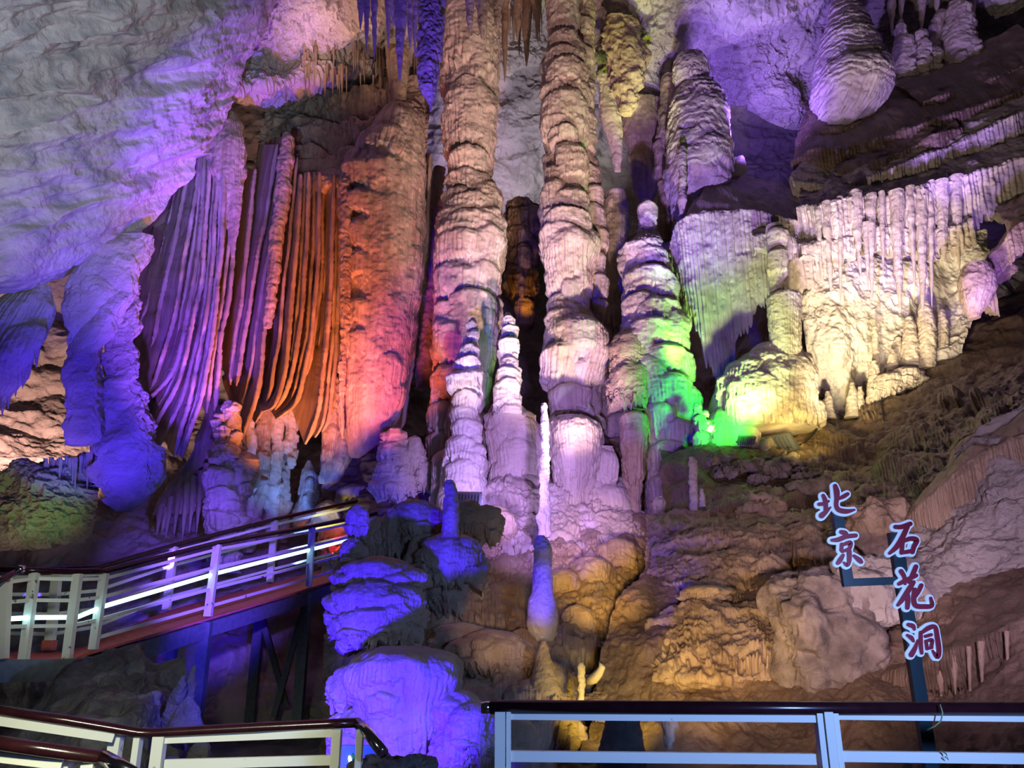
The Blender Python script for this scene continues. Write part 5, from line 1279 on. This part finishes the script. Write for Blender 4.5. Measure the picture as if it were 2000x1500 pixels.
def build_walkway():
    t = thing('walkway_ramp', P(300, 1300, 11), 'red carpeted metal walkway ramp climbing right with pale rails and glowing strip', 'walkway')
    # near-side line: landing B(58,D10) C(140,10.2) D(205,10.6) then ramp to (700, 15.6)
    def near(py_top):
        pass
    top = [(12, 1126, 9.6), (68, 1119, 10.0), (152, 1121, 10.3), (204, 1120, 10.7), (425, 1064, 12.4), (610, 1031, 14.4), (735, 1006, 16.0)]
    bot = [(4, 1287, 9.6), (46, 1289, 10.0), (131, 1286, 10.3), (182, 1268, 10.7), (406, 1204, 12.4), (603, 1146, 14.4), (722, 1107, 16.0)]
    TP = [P(*q) for q in top]; BP = [P(*q) for q in bot]
    n = len(TP)
    # far side
    ftop = [(-60, 1117, 11.4), (112, 1116, 11.7), (190, 1112, 12.2), (340, 1068, 13.6), (537, 1017, 15.4), (770, 966, 18.0)]
    fbot = [(-60, 1265, 11.4), (96, 1270, 11.7), (180, 1254, 12.2), (325, 1191, 13.6), (527, 1137, 15.4), (760, 1075, 18.0)]
    FT = [P(*q) for q in ftop]; FB = [P(*q) for q in fbot]
    # carpet deck
    nn = np.array([P(-60, 1291, 9.4)] + BP[1:]); ff = np.array([FB[0], FB[1], FB[1] * .5 + FB[2] * .5, FB[2], FB[3], FB[4], FB[5]])
    nn = cr(nn, 60); ff = cr(ff, 60)
    dn = np.array([0, 0, -.03])
    A = Acc(); A.grid(np.stack([nn + dn * 2, nn + dn, ff + dn, ff + dn * 2], 1)); A.grid(np.stack([ff + dn * 2, nn + dn * 2], 1))
    put('deck', A, M_CARPET, t, smooth=False, label='red carpeted deck')
    # beams
    for a, b, h in ((P(-60, 1312, 9.45), P(150, 1308, 10.3), .26), (BP[3] - [0, 0, .22], BP[4] - [0, 0, .20], .24), (BP[4] - [0, 0, .20], BP[5] - [0, 0, .20], .22), (BP[5] - [0, 0, .2], BP[6] - [0, 0, .2], .22),
                    (FB[2] - [0, 0, .22], FB[3] - [0, 0, .22], .22), (FB[3] - [0, 0, .22], FB[4] - [0, 0, .22], .22)):
        put('beam', Acc().bar(np.array(a), np.array(b), .10, h), M_STEEL, t, smooth=False)
    for i in (4, 5):
        pl = put('joint_plate', Acc().box(BP[i] - [0.10, .06, .22], (.09, .012, .11)), M_STEEL, t, smooth=False)
        bo = Acc()
        for dx in (-.16, -.06):
            for dz in (-.17, -.27):
                bo.tube([BP[i] + [dx, -.07, dz], BP[i] + [dx, -.085, dz]], .014, 8)
        put('bolt', bo, M_CHROME, pl)
    # support legs
    for px, py, D, yb, w in ((404, 1215, 12.4, 1420, .17), (600, 1160, 14.4, 1410, .17), (510, 1182, 15.0, 1340, .17), (340, 1240, 13.4, 1330, .14)):
        a = P(px, py, D); b = P(px - 14, yb, D); b[2] = min(b[2], -.2); b[0] = a[0]
        put('leg', Acc().box((a + b) / 2, (w / 2, w / 2, (a[2] - b[2]) / 2)), M_STEEL, t, smooth=False)
    a = P(590, 1200, 14.6); b = P(535, 1400, 14.6)
    put('brace', Acc().bar(a, b, .10, .10), M_STEEL, t, smooth=False)
    a = P(508, 1190, 14.9); b = P(560, 1380, 14.9)
    put('brace', Acc().bar(a, b, .10, .10), M_STEEL, t, smooth=False)
    # near posts and rails
    for i in range(n - 1):
        w = .10 if i in (1, 2, 3) else .11
        put('post', Acc().bar(BP[i], TP[i], w, w * .9, up=(0, 1, 0)), M_PAINT, t, smooth=False)
    for s in (.0, .32, .62, .86):
        for i in range(0, n - 1):
            if s == .86 and i < 3: continue
            a = TP[i] * (1 - s) + BP[i] * s; b = TP[i + 1] * (1 - s) + BP[i + 1] * s
            off = np.array([0, 0, -.07 if s == 0 else 0])
            put('rail', Acc().bar(a + off, b + off, .035, .045), M_PAINT, t, smooth=False)
    put('handrail', Acc().tube([P(-50, 1165, 9.0), TP[0] + [0.05, 0, .02], P(38, 1115, 9.9)], .04, 14), M_MAROON, t)
    put('handrail', Acc().tube([P(30, 1114, 9.85)] + [q + np.array([0, 0, .03]) for q in TP[1:]], .04, 14), M_MAROON, t)
    put('rail_joint', Acc().tube([P(32, 1112, 9.83), P(47, 1112, 9.9)], .052, 12), M_CHROME, t)
    for i in (1, 3, 4):
        put('post', Acc().bar(FB[i], FT[i], .12, .10, up=(0, 1, 0)), M_PAINT, t, smooth=False)
    for s in (.0, .30, .55, .80):
        for i in range(len(FT) - 1):
            a = FT[i] * (1 - s) + FB[i] * s; b = FT[i + 1] * (1 - s) + FB[i + 1] * s
            off = np.array([0, 0, -.08 if s == 0 else 0])
            put('rail', Acc().bar(a + off, b + off, .035, .05), M_PAINT, t, smooth=False)
    put('handrail', Acc().tube([q + np.array([0, 0, .03]) for q in FT], .04, 14), M_MAROON, t)
    put('post_foot', Acc().box(FB[1] + [0, -.02, .07], (.075, .07, .07)), M_CARPET, t, smooth=False)
    # glowing strip on the inner side of the near rails
    mid = []
    for i in range(n):
        s = [.52, .52, .52, .44, .40, .36, .33][i]
        q = TP[i] * (1 - s) + BP[i] * s; mid.append(q + np.array([.02, .07, 0]))
    mid[3] = mid[3] + np.array([0, 0, 0.0])
    put('light_strip', Acc().tube(mid, .03, 10), M_LED, t, label='glowing white light strip')
    return t


def strokes_mesh(strokes, org, ux, uz, nrm, thick, grow):
    A = Acc()
    thick0 = thick
    for si, st in enumerate(strokes):
        thick = thick0 + .0009 * si
        s = np.array(st, float)
        k = max(6, len(s) * 5)
        g = cr(s, k) if len(s) > 2 else np.stack([np.linspace(a, b, k) for a, b in zip(s[0], s[-1])], 1)
        xy = g[:, :2]; w = g[:, 2] / 2 + grow
        t = np.gradient(xy, axis=0); t /= np.linalg.norm(t, axis=1)[:, None] + 1e-9
        # end caps
        ca = np.linspace(0, 1, 5)[1:]
        pre = xy[0] - t[0] * w[0] * np.sin(ca * np.pi / 2)[::-1, None]; wpre = w[0] * np.cos(ca * np.pi / 2)[::-1]
        post = xy[-1] + t[-1] * w[-1] * np.sin(ca * np.pi / 2)[:, None]; wpost = w[-1] * np.cos(ca * np.pi / 2)
        xy2 = np.concatenate([pre, xy, post]); w2 = np.concatenate([wpre, w, wpost])
        t2 = np.concatenate([np.repeat(t[:1], 4, 0), t, np.repeat(t[-1:], 4, 0)])
        nn = np.stack([-t2[:, 1], t2[:, 0]], 1)
        l = xy2 + nn * w2[:, None]; r = xy2 - nn * w2[:, None]
        to3 = lambda a, off: org + a[:, :1] * ux + a[:, 1:] * uz + off * nrm
        ring = np.stack([to3(l, 0), to3(r, 0), to3(r, thick), to3(l, thick)], 1)
        A.grid(ring, True)
        for e in (0, -1):
            A.raw(ring[e], [[0, 1, 2, 3]])
    return A


GLYPH = {
 # strokes in photo pixels: (x, y, width); measured on the photograph
 'bei': [[(1605, 969, 7), (1609, 980, 9), (1610, 998, 8), (1607, 1004, 6)], [(1597, 986, 7), (1606, 985, 7), (1615, 980, 5)], [(1602, 1008, 11), (1610, 1001, 8), (1619, 992, 3)],
         [(1628, 950, 8), (1631, 962, 11), (1631, 975, 9), (1630, 988, 8), (1635, 997, 9), (1650, 1000, 9), (1665, 997, 4)], [(1634, 976, 5), (1644, 971, 8), (1652, 966, 7)]],
 'jing': [[(1640, 1040, 8), (1648, 1043, 10), (1650, 1050, 6)], [(1622, 1056, 6), (1634, 1055, 9), (1650, 1049, 9), (1668, 1047, 8)],
          [(1641, 1064, 7), (1640, 1075, 7)], [(1643, 1065, 6), (1657, 1061, 9), (1656, 1072, 7), (1652, 1076, 6)], [(1642, 1078, 6), (1654, 1073, 6)],
          [(1655, 1078, 9), (1655, 1095, 8), (1651, 1104, 7), (1645, 1099, 4)], [(1643, 1085, 6), (1637, 1095, 9), (1633, 1100, 7)], [(1664, 1086, 5), (1674, 1094, 9), (1678, 1098, 7)]],
 'shi': [[(1745, 1030, 8), (1757, 1030, 9), (1774, 1024, 9)], [(1769, 1028, 9), (1760, 1048, 10), (1748, 1068, 10), (1734, 1081, 6)],
         [(1759, 1058, 8), (1758, 1070, 8), (1757, 1080, 8)], [(1760, 1058, 7), (1774, 1053, 9), (1786, 1056, 10), (1781, 1068, 9), (1778, 1079, 8)], [(1758, 1080, 7), (1770, 1078, 8), (1778, 1076, 7)]],
 'hua': [[(1752, 1141, 7), (1766, 1134, 9), (1786, 1125, 7)], [(1756, 1117, 9), (1762, 1127, 8), (1764, 1141, 5)], [(1785, 1108, 9), (1779, 1122, 9), (1771, 1138, 6)],
         [(1780, 1138, 8), (1771, 1152, 10), (1759, 1170, 9), (1750, 1181, 6)], [(1768, 1158, 8), (1769, 1172, 9), (1768, 1186, 8)],
         [(1795, 1144, 8), (1789, 1156, 8), (1782, 1168, 5)], [(1782, 1152, 8), (1780, 1170, 9), (1784, 1182, 9), (1800, 1184, 9), (1815, 1182, 8), (1813, 1168, 5)]],
 'dong': [[(1770, 1221, 7), (1779, 1224, 9), (1782, 1230, 5)], [(1768, 1241, 5), (1776, 1246, 8), (1780, 1252, 5)], [(1776, 1277, 10), (1783, 1265, 8), (1788, 1250, 3)],
          [(1794, 1236, 7), (1794, 1258, 8), (1796, 1274, 6)], [(1796, 1236, 6), (1810, 1227, 9), (1822, 1226, 8), (1826, 1245, 9), (1829, 1268, 9), (1826, 1281, 9), (1817, 1270, 4)],
          [(1803, 1243, 6), (1814, 1240, 6)], [(1804, 1252, 6), (1806, 1266, 6)], [(1805, 1252, 5), (1815, 1250, 7), (1814, 1263, 6)], [(1806, 1266, 5), (1815, 1264, 5)]],
}


def build_sign():
    D = 4.75
    t = thing('name_sign', P(1825, 1500, D), 'teal post sign carrying five crimson Chinese characters with glowing pale blue edges', 'sign')
    yd = np.array([0, .03, 0])
    A = Acc().bar(P(1832, 1560, D) + yd, P(1751, 1040, D) + yd, .075, .045, up=(0, 1, 0)); put('post', A, M_POST, t, smooth=False)
    A = Acc().bar(P(1636, 985, D) + yd, P(1660, 1142, D) + yd, .062, .04, up=(0, 1, 0)); put('upright', A, M_POST, t, smooth=False)
    A = Acc().bar(P(1650, 1138, D) + yd * 1.1, P(1768, 1133, D) + yd * 1.1, .045, .036, up=(0, 1, 0)); put('crossbar', A, M_POST, t, smooth=False)
    for gl in GLYPH:
        st = GLYPH[gl]
        al = np.array([q for s in st for q in s]); cx, cy = al[:, 0].mean(), al[:, 1].mean()
        o = P(cx, cy, D); ux = P(cx + 1, cy, D) - o; uz = P(cx, cy + 1, D) - o
        uz = uz / np.linalg.norm(uz) * np.linalg.norm(ux)
        loc = [[(x - cx, y - cy, w) for x, y, w in s] for s in st]
        nrm = np.array([0, -1.0, 0])
        pl = put('character', strokes_mesh(loc, o, ux, uz, nrm, .012, 4.6), M_EDGE, t, smooth=False, label='glowing pale blue edged character')
        put('letter_face', strokes_mesh(loc, o + nrm * .022, ux, uz, nrm, .004, 0.2), M_RED, pl, smooth=False, label='crimson character face')
    for pts in ([(1836, 1376, 3.70), (1841, 1392, 3.69), (1838, 1408, 3.69), (1826, 1418, 3.70), (1810, 1426, 3.72)], [(1838, 1466, 3.72), (1848, 1472, 3.71), (1852, 1484, 3.71), (1846, 1478, 3.71)]):
        put('tie_wire', Acc().tube([P(*q) for q in pts], .0035, 6), M_WIRE, None, label=TIES.pop(0), cat='wire')


TIES = ['thin green wire tied round the maroon handrail of the right railing', 'short green wire end on the lower rail of the right railing']
M_WIRE = plain('green_wire', (.22, .30, .12), rough=.5)


def floodlight(name, c, tgt, label, w=.34, h=.26, glow=None):
    """A flat LED floodlight: finned housing, glass, bracket."""
    c = np.array(c); d = np.array(tgt, float) - c; d /= np.linalg.norm(d)
    s = np.cross(d, (0, 0, 1)); s /= np.linalg.norm(s); u = np.cross(s, d)
    t = thing(name, c - np.array([0, 0, h / 2 + .06]), label, 'lamp')
    A = Acc().box(c - d * .03, (.03, w / 2, h / 2), [d, s, u])
    for k in range(7):
        A.box(c - d * .075 + s * (k - 3) * w / 8, (.02, .006, h / 2 * .85), [d, s, u])
    put('housing', A, M_LAMP, t, smooth=False)
    put('glass', Acc().box(c + d * .004, (.004, w / 2 * .88, h / 2 * .86), [d, s, u]), M_GLASS if not glow else glow, t, smooth=False)
    B = Acc().bar(c - s * (w / 2 + .015), c - s * (w / 2 + .015) - u * (h / 2 + .05), .012, .03, up=tuple(d))
    B.bar(c + s * (w / 2 + .015), c + s * (w / 2 + .015) - u * (h / 2 + .05), .012, .03, up=tuple(d))
    B.bar(c - s * (w / 2 + .02) - u * (h / 2 + .05), c + s * (w / 2 + .02) - u * (h / 2 + .05), .03, .012, up=tuple(u))
    put('bracket', B, M_LAMP, t, smooth=False)
    return t


build_platform_railing()
build_left_railing()
build_walkway()
build_sign()
M_G1 = plain('green_lamp_glass', (.1, .6, .1), emit=(.05, 1, .12), estr=4)
M_G2 = plain('warm_lamp_glass', (.7, .6, .3), emit=(1, .75, .3), estr=4)
M_G3 = plain('violet_lamp_glass', (.4, .3, .8), emit=(.5, .3, 1), estr=.6)
floodlight('floodlight', P(1456, 862, 14.75), P(1380, 790, 16.2), 'flat floodlight standing beside the bright green dome, facing away', .36, .26, M_G1)
floodlight('floodlight', P(1524, 864, 14.9), P(1600, 700, 16.4), 'tilted floodlight with a pale edge lying at the foot of the yellow stump', .62, .40, M_G2)
floodlight('floodlight', P(916, 972, 12.6), P(900, 800, 16), 'tilted floodlight on the rock top below the white stalagmite', .42, .22, M_G3)
put('cable', Acc().tube([P(1537, 873, 14.8), P(1550, 872, 14.8), P(1568, 867, 14.9), P(1585, 851, 14.95), P(1597, 835, 15.0), P(1600, 812, 15.1), P(1602, 790, 15.3)], .022, 10), M_BLACK,
    label='thick black cable curving up beside the tilted floodlight at the yellow stump', cat='cable')

b = thing('notice_board', P(698, 1520, 6.2), 'small teal board with a white glow behind the end of the cream railing', 'board')
put('panel', Acc().box(P(698, 1490, 6.2), (.13, .015, .12)), plain('teal_board', (.01, .16, .17), rough=.5), b, smooth=False)
A = Acc(); loft(A, [(1476, 681, 684), (1480, 679, 688), (1486, 681, 687), (1496, 682, 686), (1502, 680, 688)], 6.16, sd=1, fl=(9, 0), rough=(0, 9), fine=(0, 9), rings=(0, 9), asp=.4, step=2)
put('glow', A, plain('teal_board_glow', (.8, 1, .95), emit=(.55, 1, .92), estr=2.5), b, label='small white glow')
